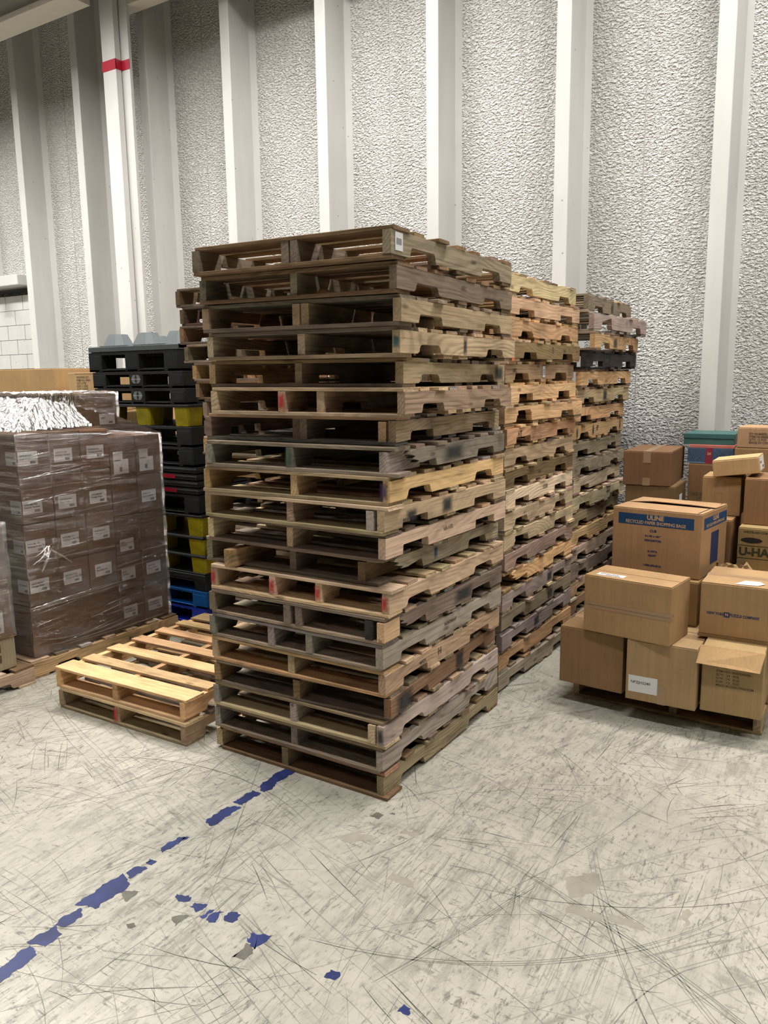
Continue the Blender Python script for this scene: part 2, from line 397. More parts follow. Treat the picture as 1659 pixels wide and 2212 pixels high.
def make_pallet(P, rz, z, tx=0., ty=0., tone='tan', deck=None, seed=0, label='', group=None, stringers=None, broken={}, extras=(), ntop=7, lead=None, L=PL, tall=0., stamp=None, aged=.0):
    """P: front-right corner of the right stringer (x,y)"""
    r = random.Random(seed)
    c, s = cos(rz), sin(rz)
    cx, cy = P[0]-c*L/2-s*PW/2, P[1]-s*L/2+c*PW/2
    root = empty('wooden_pallet', (cx, cy, z - tx*L/2 + ty*PW/2), rz, ty, -tx, label, 'pallet', group)
    H = SH+tall; deck = deck or tone
    hx, hy = L/2, PW/2
    fr = stringers if stringers is not None else [.5]
    xs = [-hx+ST/2]+[-hx+f if abs(f) > 0 else 0 for f in fr]+[hx-ST/2]
    for i, x in enumerate(xs):
        right = i == len(xs)-1
        col = vcol(tone, r, 1.0 if right else .95)
        stringer(root, x if not (0 < i < len(xs)-1) else x+ST/2, r, col, H=H, broken=broken.get('right') if right else None, thick=ST*r.uniform(.92, 1.06), y0=r.uniform(-.004, .004), L=PW if 0 in (i,) or right else PW*r.uniform(.985, 1.))
    for ex in extras:   # companion blocks nailed beside a stringer: (x from left, y from front, length)
        x, y, l, t = ex
        stringer(root, -hx+x+ST/2, r, vcol(t, r), name='companion_block', L=l, H=H-.004, notch=False, y0=-hy+y+l/2)
    # bottom deck
    zb = BT/2
    ys = [(-hy+.062, .125), (-.16, .088), (0, .088), (.16, .088), (hy-.062, .125)]
    for k, (y, w) in enumerate(ys):
        if k in (1, 3) and r.random() < .25: continue
        board(L+r.uniform(-.012, .012)+(.02 if r.random() < .2 else 0), w*r.uniform(.94, 1.05), BT, r, 'bottom_board', root, (r.uniform(-.008, .008), y+r.uniform(-.006,.006), zb), (0, 0, r.uniform(-.004,.004)), vcol(lead if (lead and k == 0) else deck, r, .95), ragged=.012)
    # top deck
    zt = BT+H+BT/2
    w0 = .132; inner = ntop-2
    pos = [(-hy+w0/2+.002, w0)]
    span = PW-2*w0
    for i in range(inner): pos.append((-hy+w0+span*(i+.5)/inner, min(.094, span/inner-.012)*r.uniform(.88, 1.1)))
    pos.append((hy-w0/2-.002, w0))
    for k, (y, w) in enumerate(pos):
        tn = lead if (lead and k == 0) else deck
        if r.random() < .16: tn = r.choice(['grey', 'brown', 'tan', 'greybrown'])
        board(L+r.uniform(-.014, .010)+(.03 if r.random() < .15 else 0), w, BT, r, 'deck_board', root, (r.uniform(-.010, .010), y+r.uniform(-.006,.006), zt), (r.uniform(-.004,.004), 0, r.uniform(-.006,.006)), vcol(tn, r), ragged=.014, bow=r.uniform(-.0008, .0012))
    if stamp:
        for (body, dy, size) in stamp:
            text('burned_stamp', body, size, INKBR, root, (hx+.0022, -hy+dy, BT+H*.58), RIGHT, 'CENTER', .0006)
    return root

# ---- the nearest tall stack: front-right corner x, y, base z, yaw, tilts, positions of inner stringers (m from the left)
S1 = [
(-1.679,2.682,2.2952,.037,0.,-.004,[.487,.534]),(-1.683,2.73,2.1744,.047,-.008,-.012,[.497]),(-1.675,2.743,2.0536,.059,-.006,-.007,[.494,.536]),
(-1.691,2.762,1.9328,.036,-.006,-.007,[.51]),(-1.731,2.845,1.812,.082,-.006,-.007,[.483]),(-1.682,2.78,1.6912,.063,-.006,-.007,[.386,.583]),
(-1.759,2.831,1.5704,.077,-.006,-.007,[.493,.530]),(-1.712,2.762,1.4496,.064,-.006,-.007,[.458]),(-1.742,2.749,1.3288,.038,-.006,-.007,[.504]),
(-1.757,2.727,1.208,.007,-.006,-.007,[.498]),(-1.766,2.75,1.0872,.005,-.006,-.007,[.48]),(-1.834,2.8,.9664,.005,-.006,-.007,[.521]),
(-1.766,2.769,.8456,.022,-.0053,-.0061,[.363,.626]),(-1.78,2.752,.7248,.01,-.0045,-.0053,[.466,.530]),(-1.792,2.753,.604,.004,-.0037,-.0044,[.371,.595]),
(-1.788,2.768,.4832,.019,-.003,-.0035,[.474]),(-1.785,2.808,.3624,.055,-.0023,-.0026,[.487]),(-1.805,2.776,.2416,.012,-.0015,-.0018,[.484]),
(-1.816,2.783,.1208,.007,-.0008,-.0009,[.486]),(-1.821,2.788,0.,.004,0.,0.,[.428])]
LOOK1 = [('greybrown','brown','dark weathered'),('greybrown','brown','grey-brown'),('tan','greybrown','light-grained'),('light','tan','pale'),('tan','greybrown','tan'),
 ('tan','tan','wavy-grained tan'),('greybrown','grey','rough grey'),('grey','greybrown','silver grey'),('yellow','tan','yellow-tan'),('tan','tan','striped tan'),
 ('pinkish','greybrown','pale pinkish'),('greybrown','greybrown','broken grey-brown'),('pinkish','tan','newer pale'),('greybrown','greybrown','split dark grey'),('grey','greybrown','light grey'),
 ('tan','tan','warm tan'),('brown','greybrown','dark brown'),('grey','tan','greyish'),('mauve','greybrown','mauve-grey'),('tan','brown','brown')]
EXTRA_TXT = {5: 'with red middle stringer', 8: 'with purple painted corner', 12: 'with red painted stringer ends', 7: 'with black paint smear on its side', 16: 'with black paint on its corner', 3: 'with grey stripe on its side', 0: 'with white sticker on its corner'}
def settle(S):
    out = [None]*len(S); below = None
    for i in range(len(S)-1, -1, -1):
        x, y, z, rz, tx, ty, ms = S[i]
        if below:
            c, s = cos(rz), sin(rz); best = -9
            for a in (0, -PL):
                for b in (0, PW):
                    qx, qy = x+a*c-b*s, y+a*s+b*c
                    X0, Y0, Z0, R0, TX, TY = below; dx, dy = qx-X0, qy-Y0
                    la, lb = dx*cos(R0)+dy*sin(R0), -dx*sin(R0)+dy*cos(R0)
                    best = max(best, Z0+la*TX+lb*TY+BT*2+SH-(a*tx+b*ty))
            z = best+.0006
        below = (x, y, z, rz, tx, ty); out[i] = (x, y, z, rz, tx, ty, ms)
    return out
S1[0] = S1[0][:4]+(-.003, -.008)+S1[0][6:]; S1[1] = S1[1][:4]+(-.006, -.009)+S1[1][6:]
S1 = settle(S1)
roots1 = []
for i, (x, y, z, rz, tx, ty, ms) in enumerate(S1):
    tone, deck, look = LOOK1[i]
    pos = 'at the bottom' if i == 19 else ('topmost' if i == 0 else ORD[i]+' from top')
    lab = '%s pallet %s, %s of nearest stack' % (look, EXTRA_TXT.get(i, ''), pos)
    lab = ' '.join(lab.split()).replace(' ,', ',')
    kw = {}
    if i == 6: kw['broken'] = {'right': 'split'}; kw['extras'] = [(.93,.0,.2,'tan')]
    if i == 11: kw['broken'] = {'right': 'near'}; kw['extras'] = [(.905,.0,.45,'brown')]
    if i == 13: kw['broken'] = {'right': 'near'}; kw['extras'] = [(.979,-.004,.13,'tan'),(.915,.0,.35,'char')]
    if i == 7: kw['broken'] = {'right': 'near'}; kw['extras'] = [(.93,.0,.3,'grey')]
    if i == 9: kw['extras'] = [(.925,.0,.3,'grey')]
    if i == 17: kw['extras'] = [(.930,.0,.4,'light')]
    if i == 12: kw['lead'] = 'pinkish'
    if i in (5, 15): kw['lead'] = 'yellow' if i == 15 else 'tan'
    st = {1: [('IPPC', .62, .030)], 10: [('US-1172', .55, .026)], 15: [('H', .50, .05), ('MADE', .33, .022)], 14: [('NORTHEAST', .62, .022)], 18: None, 0: [('12601', .75, .022)]}.get(i)
    kw['ntop'] = [7,8,9,9,10,9,8,7,8,8,7,7,8,7,8,8,7,8,8,7][i]
    rt = make_pallet((x, y), rz, z, tx, ty, tone, deck, 100+i, lab, 'pallets in the nearest tall stack', ms, stamp=st, **kw)
    roots1.append(rt)
hx, hy = PL/2, PW/2; eps = .0035
[c for c in roots1[19].children if c.name.startswith('bottom_board')][0].location.x += .032
fz = BT+SH/2
def m1(i, mat, face, a, w, h, label, z=fz):
    if face == 'front': mark(roots1[i], mat, 'front', a-hx, -hy-eps-.003, z, w, h, label=label)
    else: mark(roots1[i], mat, 'right', hx+.0032, a-hy, z, w, h, label=label)
m1(5, REDP, 'front', .405, .055, .11, 'red paint on the stringer end')
m1(12, REDP, 'front', .018, .05, .11, 'red paint'); m1(12, REDP, 'front', .645, .05, .10, 'red paint'); m1(12, REDP, 'front', .995, .05, .10, 'red paint'); m1(12, REDP, 'front', .382, .05, .10, 'red paint')
m1(8, PURP, 'front', .99, .06, .12, 'purple paint'); m1(3, TEALP, 'front', .998, .045, .07, 'teal paint'); m1(7, GREENP, 'front', .476, .05, .12, 'green paint')
m1(3, ORANGEP, 'right', 1.19, .07, .035, 'orange paint', BT*.6); m1(3, SPRAY, 'right', .60, .055, .13, 'dark grey stripe')
m1(7, SPRAY, 'right', .56, .34, .11, 'black paint smear'); m1(9, SPRAY, 'right', .55, .16, .12, 'black paint smear'); m1(9, SPRAY, 'right', .22, .14, .08, 'dark smear')
m1(4, SPRAY, 'right', 1.13, .2, .11, 'dark smear'); m1(13, SPRAY, 'right', .75, .3, .10, 'dark smear'); m1(16, SPRAY, 'right', .12, .24, .15, 'black paint'); m1(16, SPRAY, 'right', .72, .15, .14, 'black paint')
m1(17, SPRAY, 'front', .998, .04, .10, 'dark paint'); m1(13, SPRAY, 'front', .935, .06, .11, 'dark paint'); m1(11, BLUEPT, 'right', .5, .05, .09, 'blue paint')
# white sticker on the topmost pallet
st = MB().box(-.03, .03, -.034, .034, 0, .0008).build('white_sticker', LABELM, roots1[0], (hx+.002, -hy+.055, fz+.004), RIGHT); st['label'] = 'white barcode sticker'
b_ = MB()
for k in range(7): b_.box(-.02+k*.006, -.017+k*.006, -.012, .012, .0009, .0012)
b_.build('barcode', INK, st)
# loose block lying in a gap of the stack, plus splinters
def block(name, loc, rz, dims, tone, label, cat='wood scrap', rx=0, group=None):
    r = random.Random(int(loc[0]*1000)+int(loc[2]*777))
    m = MB(); a, b, c = dims; m.box(-a/2, a/2, -b/2, b/2, 0, c)
    o = m.build(name, WOOD, None, loc, (rx, 0, rz), vcol(tone, r), bevel=.002)
    return tag(o, label, cat, group)
zdk = lambda i: S1[i][2]+.1215
block('wood_block', (-2.62, 2.86, zdk(12)+.012), 1.48, (.30, .045, .085), 'yellow', 'short yellow wood block standing between two pallets of the nearest stack')
for (x, y, i, dx, tone, lb) in ((-2.42, 3.3, 3, .16, 'cream', 'pale'), (-2.45, 3.35, 4, .19, 'light', 'light tan'), (-2.42, 3.2, 7, .24, 'light', 'light brown'), (-2.40, 3.25, 8, .16, 'cream', 'cream')):
    block('wood_scrap', (x, y, S1[i][2]+BT+.0015+.005), .1, (dx, .09, .014), tone, '%s wood scrap inside the %s pallet from the top of the nearest stack' % (lb, ORD[i]))

# ---- second stack behind it
S2 = [(-1.861,4.181,.047),(-1.859,4.171,.025),(-1.852,4.177,.037),(-1.839,4.187,.038),(-1.876,4.165,.035),(-1.853,4.182,.043),(-1.872,4.156,-.019),(-1.865,4.169,.029),(-1.878,4.163,.025),(-1.872,4.166,.029),
      (-1.866,4.170,.035),(-1.874,4.164,.024),(-1.872,4.164,.020),(-1.868,4.167,.024),(-1.870,4.166,.025),(-1.879,4.160,.017),(-1.882,4.159,.014),(-1.878,4.161,.015),(-1.892,4.150,-.004),(-1.889,4.147,-.021)]
L2 = ['tan','tan','yellow','brown','tan','yellow','yellow','yellow','tan','brown','cream','cream','tan','greybrown','yellow','grey','greybrown','mauve','yellow','greybrown']
W2 = {'light':'pale','tan':'tan','yellow':'yellow','brown':'brown','cream':'cream white','greybrown':'grey-brown','grey':'grey','mauve':'mauve-grey','dark':'dark','char':'charred black','pinkish':'pinkish'}
roots2 = []
for i, (x, y, rz) in enumerate(S2):
    pos = 'at the bottom' if i == 19 else ('topmost' if i == 0 else ORD[i]+' from the top')
    kw = {}
    if i == 14: kw['broken'] = {'right': 'near'}
    if i in (6, 12): kw['broken'] = {'right': 'split'}
    stm = {3: [('B', .66, .055)], 7: [('HT', .2, .05)], 10: [('STDR', .66, .036)], 4: [('IPPC', .14, .03)]}.get(i)
    roots2.append(make_pallet((x, y+.012), rz, (19-i)*.1215, 0, 0, L2[i], L2[i] if i % 3 else 'tan', 300+i, '%s wooden pallet, %s of the second stack, behind the nearest one' % (W2[L2[i]], pos), 'pallets in the second stack', [.489], stamp=stm, **kw))
mark(roots2[3], ORANGEP, 'right', hx+.0032, .35-hy, BT+SH+.01, .05, .02); 
for i, a in ((15, .78), (16, .8), (17, .55)): mark(roots2[i], SPRAY, 'right', hx+.0032, a-hy, fz, .14, .1)
st = MB().box(-.022, .022, -.034, .034, 0, .0008).build('white_sticker', LABELM, roots2[4], (hx+.002, -hy+.62, fz), RIGHT); st['label'] = 'white barcode sticker'
b_ = MB(); [b_.box(-.014, .014, -.02+k*.008, -.016+k*.008, .0009, .0012) for k in range(5)]; b_.build('barcode', INK, st)

# ---- third stack against the wall
S3 = [(-1.834,0),(-1.796,0),(-1.781,0),(-1.843,0),(-1.877,0),(-1.903,0),(-1.915,0),(-1.931,0),(-1.933,0),(-1.918,0),(-1.911,0),(-1.914,0),(-1.919,0),(-1.922,0),(-1.922,0),(-1.918,0),(-1.917,0),(-1.913,0),(-1.908,0)]
L3 = ['greybrown','grey','yellow','char','yellow','tan','yellow','yellow','greybrown','greybrown','cream','cream','tan','yellow','light','greybrown','tan','brown','greybrown']
roots3 = []
for i, (x, _) in enumerate(S3):
    pos = 'at the bottom' if i == 18 else ('topmost' if i == 0 else ORD[i]+' from the top')
    rz = [.05,-.02,.04,0,.01,-.01,.015,0,.01,-.01][i % 10]*(.6 if i > 2 else 1)
    kw = {}
    if i == 1: kw['broken'] = {'right': 'split'}
    stm = {7: [('EP', .55, .05)], 11: [('MADE', .8, .03)]}.get(i)
    roots3.append(make_pallet((x, 5.425+[0,.01,-.004][i % 3]), rz, (18-i)*.1265, 0, 0, L3[i], L3[i] if i % 2 else 'greybrown', 500+i, '%s wooden pallet, %s of the farthest stack by the wall' % (W2[L3[i]], pos), 'pallets in the farthest stack by the wall', [.3,.489] if i == 0 else [.489], tall=.0045, stamp=stm, **kw))
for i, a, w in ((0, .62, .10), (2, .52, .16), (3, .45, .3), (5, .62, .14), (7, .10, .05), (7, .45, .06), (7, 1.12, .05)): mark(roots3[i], SPRAY, 'right', hx+.0032, a-hy, fz, w, .12)
mark(roots3[2], REDP, 'right', hx+.0032, 1.0-hy, fz, .02, .14)

# ---- fourth stack, left of and behind the nearest one
S4 = [-4.208,-4.179,-4.192,-4.152,-4.09,-4.069,-4.006,-4.0,-4.017,-4.01,-3.96,-3.99,-3.97,-3.99,-3.96,-3.98,-4.0,-3.97,-3.99,-4.0]
L4 = ['brown','dark','brown','greybrown','yellow','brown','greybrown','greybrown','yellow','tan','greybrown','grey','brown','greybrown','tan','brown','greybrown','grey','tan','yellow']
for i, x in enumerate(S4):
    pos = 'at the bottom' if i == 19 else ('topmost' if i == 0 else ORD[i]+' from the top')
    rz = [.02,-.02,.03,-.015,.01,-.02,.015][i % 7]*.6
    make_pallet((x+PL*cos(rz), 3.96+PL*sin(rz)), rz, (19-i)*.1235, 0, 0, L4[i], L4[i] if i % 2 else 'greybrown', 700+i, '%s wooden pallet, %s of the stack beside the black plastic pallets' % (W2[L4[i]], pos), 'pallets in the stack beside the plastic pallets', [.489], tall=.002)

# ---- low pallets and pallets under loads
lowb = make_pallet((-2.975, 2.70), .016, 0., 0, 0, 'tan', 'greybrown', 901, 'worn tan wooden pallet with a red centre mark lying on the floor, under another', 'two low pallets left of the nearest stack', [.47], lead='tan')
mark(lowb, REDP, 'front', .488-hx, -hy-eps-.003, BT+SH*.5, .05, .135, label='red painted stringer end')
lowt = make_pallet((-2.985, 2.715), .035, .1215, 0, 0, 'yellow', 'yellow', 902, 'tan wooden pallet on top of a low one, left of the nearest stack', 'two low pallets left of the nearest stack', [.47], lead='yellow')
palB = make_pallet((-4.503, 2.849), -.008, 0., 0, 0, 'yellow', 'tan', 903, 'tan wooden pallet under the large load wrapped in clear film', 'pallets under loads', [.489])
text('burned_stamp', 'B1', .035, INKBR, palB, (hx+.0035, .17, BT+SH*.45), RIGHT, 'CENTER', .001)
palA = make_pallet((-4.45, 1.615), 0., 0., 0, 0, 'light', 'light', 904, 'pale wooden pallet at the left edge, under the cut-off carton load', 'pallets under loads', [.489])
palD = make_pallet((-.49, 4.343), -.026, 0., 0, 0, 'tan', 'brown', 905, 'wooden pallet under the pile of loose cardboard boxes', 'pallets under loads', [.55], lead='yellow')
for (x, y, z) in ((-3.72, 3.05, .1215+BT+.003), (-3.32, 3.52, .1215+BT+.003)):
    m = MB()
    bm = bmesh.new(); bmesh.ops.create_icosphere(bm, subdivisions=3, radius=.055)
    for v in bm.verts:
        n = noise.noise(v.co*22+Vector((x*9, 0, 0))); v.co *= 1+.25*n; v.co.x *= 1.5; v.co.z = max(-.02, v.co.z*.55)
    me = D.meshes.new('crumpled_paper'); bm.to_mesh(me); bm.free(); me.materials.append(GREYPAPER)
    o = D.objects.new('crumpled_paper', me); COL.objects.link(o); o.location = (x, y, z+.02)
    tag(o, 'pale crumpled paper scrap inside the low pallet, %s its open front' % ('near' if x < -3.5 else 'farther back from'), 'paper scrap')

# ------------------------------------------------------------------ cardboard boxes
KR = {'kraft': (172,142,102), 'brown': (148,115,78), 'light': (196,160,114), 'dark': (128,98,66), 'green': (154,128,86), 'wrapped': (126,101,78), 'grey': (158,142,120)}
def carton(loc, rz, w, d, h, tone, label, name='cardboard_box', seam='x', gap=.003, tape=None, group=None, rx=0, ry=0, cat='box', lift=0., seed=0):
    """origin front-left-bottom corner; body, two top flaps with a seam, tape"""
    r = random.Random(seed+int(loc[0]*977)); root = empty(name, loc, rz, rx, ry, label, cat, group)
    c = lin(tuple(v*r.uniform(.97, 1.03) for v in KR[tone]))
    t = .004
    body = MB().box(0, w, 0, d, 0, h-t)
    body.build('carton_body', CARD, root, color=c, bevel=.004)
    lip = MB().box(0, w, 0, t, h-t-.001, h-.0005).box(0, w, d-t, d, h-t-.001, h-.0005)
    if seam == 'x':     # seam runs along x
        fa = MB().box(.002, w-.002, .002, d/2-gap, h-t, h)
        P_ = [(.002,d/2+gap*.2,h-t),(w*.30,d/2+gap,h-t+lift),(w*.75,d/2+gap,h-t+lift*.8),(w-.002,d/2+gap,h-t+lift*.4),(w-.002,d-.002,h-t),(.002,d-.002,h-t)]
        n_ = len(P_); fb = MB().add(P_+[(p[0],p[1],p[2]+t) for p in P_], [(5,4,3,2,1,0),(6,7,8,9,10,11)]+[(i, (i+1)%6, 6+(i+1)%6, 6+i) for i in range(6)])
    else:
        fa = MB().box(.002, w/2-gap, .002, d-.002, h-t, h); fb = MB().box(w/2+gap, w-.002, .002, d-.002, h-t, h)
    fa.build('top_flap', CARD, root, color=c); fb.build('top_flap', CARD, root, color=c)
    if gap > .002:
        g = MB(); 
        if seam == 'x': g.box(.01, w-.01, d/2-gap, d/2+gap+lift, h-t, h-t+.0012)
        else: g.box(w/2-gap, w/2+gap, .01, d-.01, h-t, h-t+.0012)
        g.build('seam_gap', DARK, root)
    if tape == 'x':
        tm = MB().box(0-.001, w+.001, d/2-.026, d/2+.026, h+.0002, h+.0012).box(-.0015, -.0005, d/2-.026, d/2+.026, h-.07, h).box(w+.0005, w+.0015, d/2-.026, d/2+.026, h-.07, h)
        tm.build('packing_tape', TAPE, root)
    if tape == 'y':
        tm = MB().box(w/2-.026, w/2+.026, 0, d, h+.0002, h+.0012).box(w/2-.026, w/2+.026, -.0015, -.0005, h-.08, h).box(w/2-.026, w/2+.026, -.0015, -.0005, 0, .055)
        tm.build('packing_tape', TAPE, root)
    root['dims'] = (w, d, h)
    return root
def sticker(root, face, a, z, w, h, body=None, size=.012, wrap=None, bars=True, name='shipping_label', lines=3, off=0.):
    """white label; a = left offset along the face, z = bottom"""
    W_, D_, H_ = root['dims']
    m = MB().box(0, w, 0, h, 0, .0008)
    loc = {'front': (a, -.0006-off, z), 'right': (W_+.0006+off, a, z), 'top': (a, z, H_+.0006+off)}[face]
    o = m.build(name, LABELM, root, loc, {'front': FRONT, 'right': RIGHT, 'top': TOP}[face])
    if body: text('label_text', body, size, INK, o, (w*.08, h*.60, .0012), (0,0,0), 'LEFT', .0003, line=1.0)
    if bars:
        b = MB(); r = random.Random(int(a*999)+int(z*999))
        x = w*.60 if lines == 3 else w*.10
        x0 = x
        while x < x0+w*.26:
            t = r.choice([.0012, .002, .003]); b.box(x, x+t, h*.10, h*.30, .0009, .0012); x += t+r.choice([.0012, .002])
        b.build('barcode', INK, o)
    return o

# --- boxes on pallet D (right): x,y,z,yaw,w,d,h
BZ = .1215
r1 = carton((-1.547,4.242,BZ+.003), -.06, .368, .45, .331, 'brown', 'plain brown cardboard box, lower left corner of the loose box pile', tape='x')
r2 = carton((-1.149,4.178,BZ+.003), .016, .362, .55, .336, 'kraft', 'kraft box with a white calendar label, bottom row middle of the loose pile')
sticker(r2, 'front', .015, .047, .152, .092, 'NPZJH2240', .021, bars=False)
lb = r2.children[-1]
text('label_text', 'Janet Hill Advent Calendar', .0115, INK, lb, (.012, .042, .0012), (0,0,0), 'LEFT', .0002); text('label_text', 'Item #', .008, INK, lb, (.012, .082, .0012), (0,0,0)); 
b = MB(); [b.box(.014+k*.0042, .0165+k*.0042, .010, .030, .0009, .0012) for k in range(8)]; b.build('barcode', INK, lb)
MB().box(.168, .21, 0, .105, .0004, .0009).build('packing_tape', TAPE, r2, (0, -.0006, 0), FRONT)
r3 = carton((-.772,4.221,BZ+.003), .045, .292, .42, .352, 'kraft', 'kraft box with one front flap hanging open, bottom row right of the loose pile')
FB = MB().add([(-.01,.0,.352),(.295,0,.352),(.275,-.045,.262),(-.022,-.055,.272),(-.01,.003,.356),(.295,.003,.356),(.279,-.042,.262),(-.018,-.052,.272)], [(0,1,2,3),(7,6,5,4),(0,4,5,1),(1,5,6,2),(2,6,7,3),(3,7,4,0)])
FB.build('hanging_flap', CARD, r3, color=lin(KR['light']))
text('printed_text', 'ITEM NO: 2ND/24/DSK\nQTY:   24   PCS\nN.W:   10   KGS\nG.W:   12   KGS\nMEAS: 46.2X36.7X42.5CM', .0165, INKBR, r3, (.07, -.0008, .19), FRONT, 'LEFT', .0003, line=1.15)
r4 = carton((-1.403,4.210,.1215+.003+.336+.001), -.123, .483, .273, .318, 'kraft', 'wide kraft box taped across its front, resting on the two lower left boxes')
MB().box(.03, .483, .135, .172, .0004, .0010).build('packing_tape', TAPE, r4, (0, -.0006, 0), FRONT)
MB().box(0, .483, .1525, .1535, .0011, .0014).build('seam_line', DARK, r4, (0, -.0006, 0), FRONT)
MB().box(0, .04, .135, .172, .0004, .0010).build('packing_tape', TAPE, r4, (.4836, 0, 0), RIGHT)
sticker(r4, 'top', .05, .035, .155, .05, 'RECEIVING', .022, bars=False)
text('label_text', 'CARTON', .02, INK, r4, (.10, .046, .3198), TOP, 'LEFT', .0006)
r5 = carton((-.826,4.375,.4765+.016), .02, .46, .40, .282, 'kraft', 'kraft box printed with a puzzle company name in blue, at the right edge', seam='x', gap=.006, tape='x')
MB().box(-.005, .45, -.003, .39, -.0155, 0).build('bottom_flap', CARD, r5, color=lin(KR['brown']))
text('printed_text', 'NEW YORK      PUZZLE COMPANY', .0205, INKBLUE, r5, (.035, -.0008, .118), FRONT, 'LEFT', .0008, sx=.80)
MB().box(.112, .140, .104, .132, .0003, .0008).build('square_logo', INKBLUE, r5, (.008, -.0006, 0), FRONT)
text('logo_letter', 'N', .02, KRAFTINK, r5, (.134, -.0018, .118), FRONT, 'CENTER', .0008)
pw = MB().add([(.16,.02,.2848),(.27,.03,.2848),(.30,.07,.287),(.27,.12,.2848),(.20,.115,.2848)], [(0,1,2,3,4)]).build('packing_slip_pouch', LABELM, r5, fix=False)
r8 = carton((-1.33,4.575,.462), -.03, .455, .37, .255, 'brown', 'brown box mostly hidden behind the wide taped box, under the tall printed box')
r6 = carton((-1.397,4.677,.7195), -.124, .517, .445, .374, 'kraft', 'kraft box with a navy banner for paper shopping bags, on top of the loose pile', seam='x', gap=.012, lift=.012)
MB().box(.488, .494, .012, .43, .3745, .3752).build('flap_crease', DARK, r6)
def ulbanner(root, face, x0, x1):
    o = MB().box(x0, x1, .278, .342, .0002, .0007).build('navy_banner', NAVY, root, (0, -.0006, 0) if face == 'front' else (.5176, 0, 0), FRONT if face == 'front' else RIGHT)
    w = x1-x0; k = w/.44
    text('banner_text', 'ULINE', .036, KRAFTINK, o, ((x0+x1)/2, .3245, .0011), (0,0,0), 'CENTER', .0015)
    text('banner_text', 'RECYCLED PAPER SHOPPING BAGS', .0265*k if k < 1 else .0265, KRAFTINK, o, ((x0+x1)/2, .294, .0011), (0,0,0), 'CENTER', .0007, sx=.84)
ulbanner(r6, 'front', .035, .475); ulbanner(r6, 'right', .04, .43)
for body, z, s in (('CUB', .248, .02), ('8 x 4\u00be x 10\u00bd"', .218, .015), ('250/CARTON', .192, .0165), ('S-19974', .128, .0165), ('KRAFT', .104, .0155), ('1-800-295-5510', .045, .0165)):
    text('printed_text', body, s, INKBLUE, r6, (.245, -.0009, z), FRONT, 'CENTER', .0008)
MB().box(.17, .30, .06, .245, .0003, .0007).build('printed_panel', INKBLUE, r6, (.5176, 0, 0), RIGHT)
r7 = carton((-1.107,5.135,.462), .007, .293, .36, .52, 'brown', 'tall brown box behind the box with the navy banner', gap=.004)
r22 = carton((-1.46,4.83,BZ+.003), 0, .38, .5, .333, 'brown', 'brown box hidden low behind the front row, under the hidden stack', gap=.002)
r24 = carton((-1.06,4.80,BZ+.003), 0, .27, .72, .333, 'brown', 'brown box low in the middle of the pallet, behind the front row', gap=.002)
r23 = carton((-.66,4.80,BZ+.003), 0, .40, .30, .55, 'brown', 'open brown box with raised flaps behind the puzzle company box', gap=.002)
for (pts) in ([(0,0,.55),(0,.30,.55),(-.055,.30,.62),(-.055,.0,.615)], [(0,.30,.55),(.4,.30,.55),(.4,.335,.61),(0,.335,.61)]):
    f = MB(); f.add([tuple(p) for p in pts]+[(p[0]+.003,p[1]-.002,p[2]+.002) for p in pts], [(0,1,2,3),(7,6,5,4),(0,4,5,1),(1,5,6,2),(2,6,7,3),(3,7,4,0)])
    f.build('raised_flap', CARD, r23, color=lin(KR['kraft']))
r19 = carton((-.77,5.12,BZ+.003), 0, .42, .42, .56, 'dark', 'large dark brown box under the moving company box', gap=.002)
MB().box(0, .42, .49, .502, .0002, .0006).build('printed_line', INKGREEN, r19, (0, -.0006, 0), FRONT)
r18 = carton((-.77,5.104,.6865), 0, .42, .40, .266, 'green', 'moving box with an oval hand hole and company lettering, under a tall box')
hh = MB(); hp = [(.055+.048*cos(a)*(1+.25*abs(cos(a))), .19+.017*sin(a)) for a in [2*pi*k/20 for k in range(20)]]
hh.prism(hp, -.0012, .0005, 'y'); hh.build('hand_hole', DARK, r18, (.02, 0, 0))
MB().box(-.0, .42, .155, .159, .0002, .0007).box(0, .42, .078, .082, .0002, .0007).build('printed_lines', INKGREEN, r18, (0, -.0006, 0), FRONT)
text('printed_text', 'U-HAUL', .068, INKGREEN, r18, (.008, -.0009, .118), FRONT, 'LEFT', .003)
text('printed_text', 'WRITE-ON CONTENTS', .018, INKGREEN, r18, (.03, -.0009, .238), FRONT, 'LEFT', .0007)
r17 = carton((-.764,5.204,.9545), 0, .44, .35, .28, 'brown', 'tall brown box standing on the moving box, at the right edge', gap=.004)
r16 = carton((-1.021,5.281,.984), .037, .224, .27, .24, 'kraft', 'small dented kraft box beside the tall one, with a slim box on top')
MB().box(.085, .125, .14, .225, .0002, .0007).build('packing_tape', TAPE, r16, (0, -.0006, 0), FRONT)
r15 = carton((-.950,5.235,1.2275), .035, .262, .26, .10, 'light', 'slim light kraft box lying tilted across two boxes, with a white end label', ry=-.14, tape=None, gap=.003)
sticker(r15, 'right', .03, .012, .2, .078, 'FRAGILE', .02, bars=True)
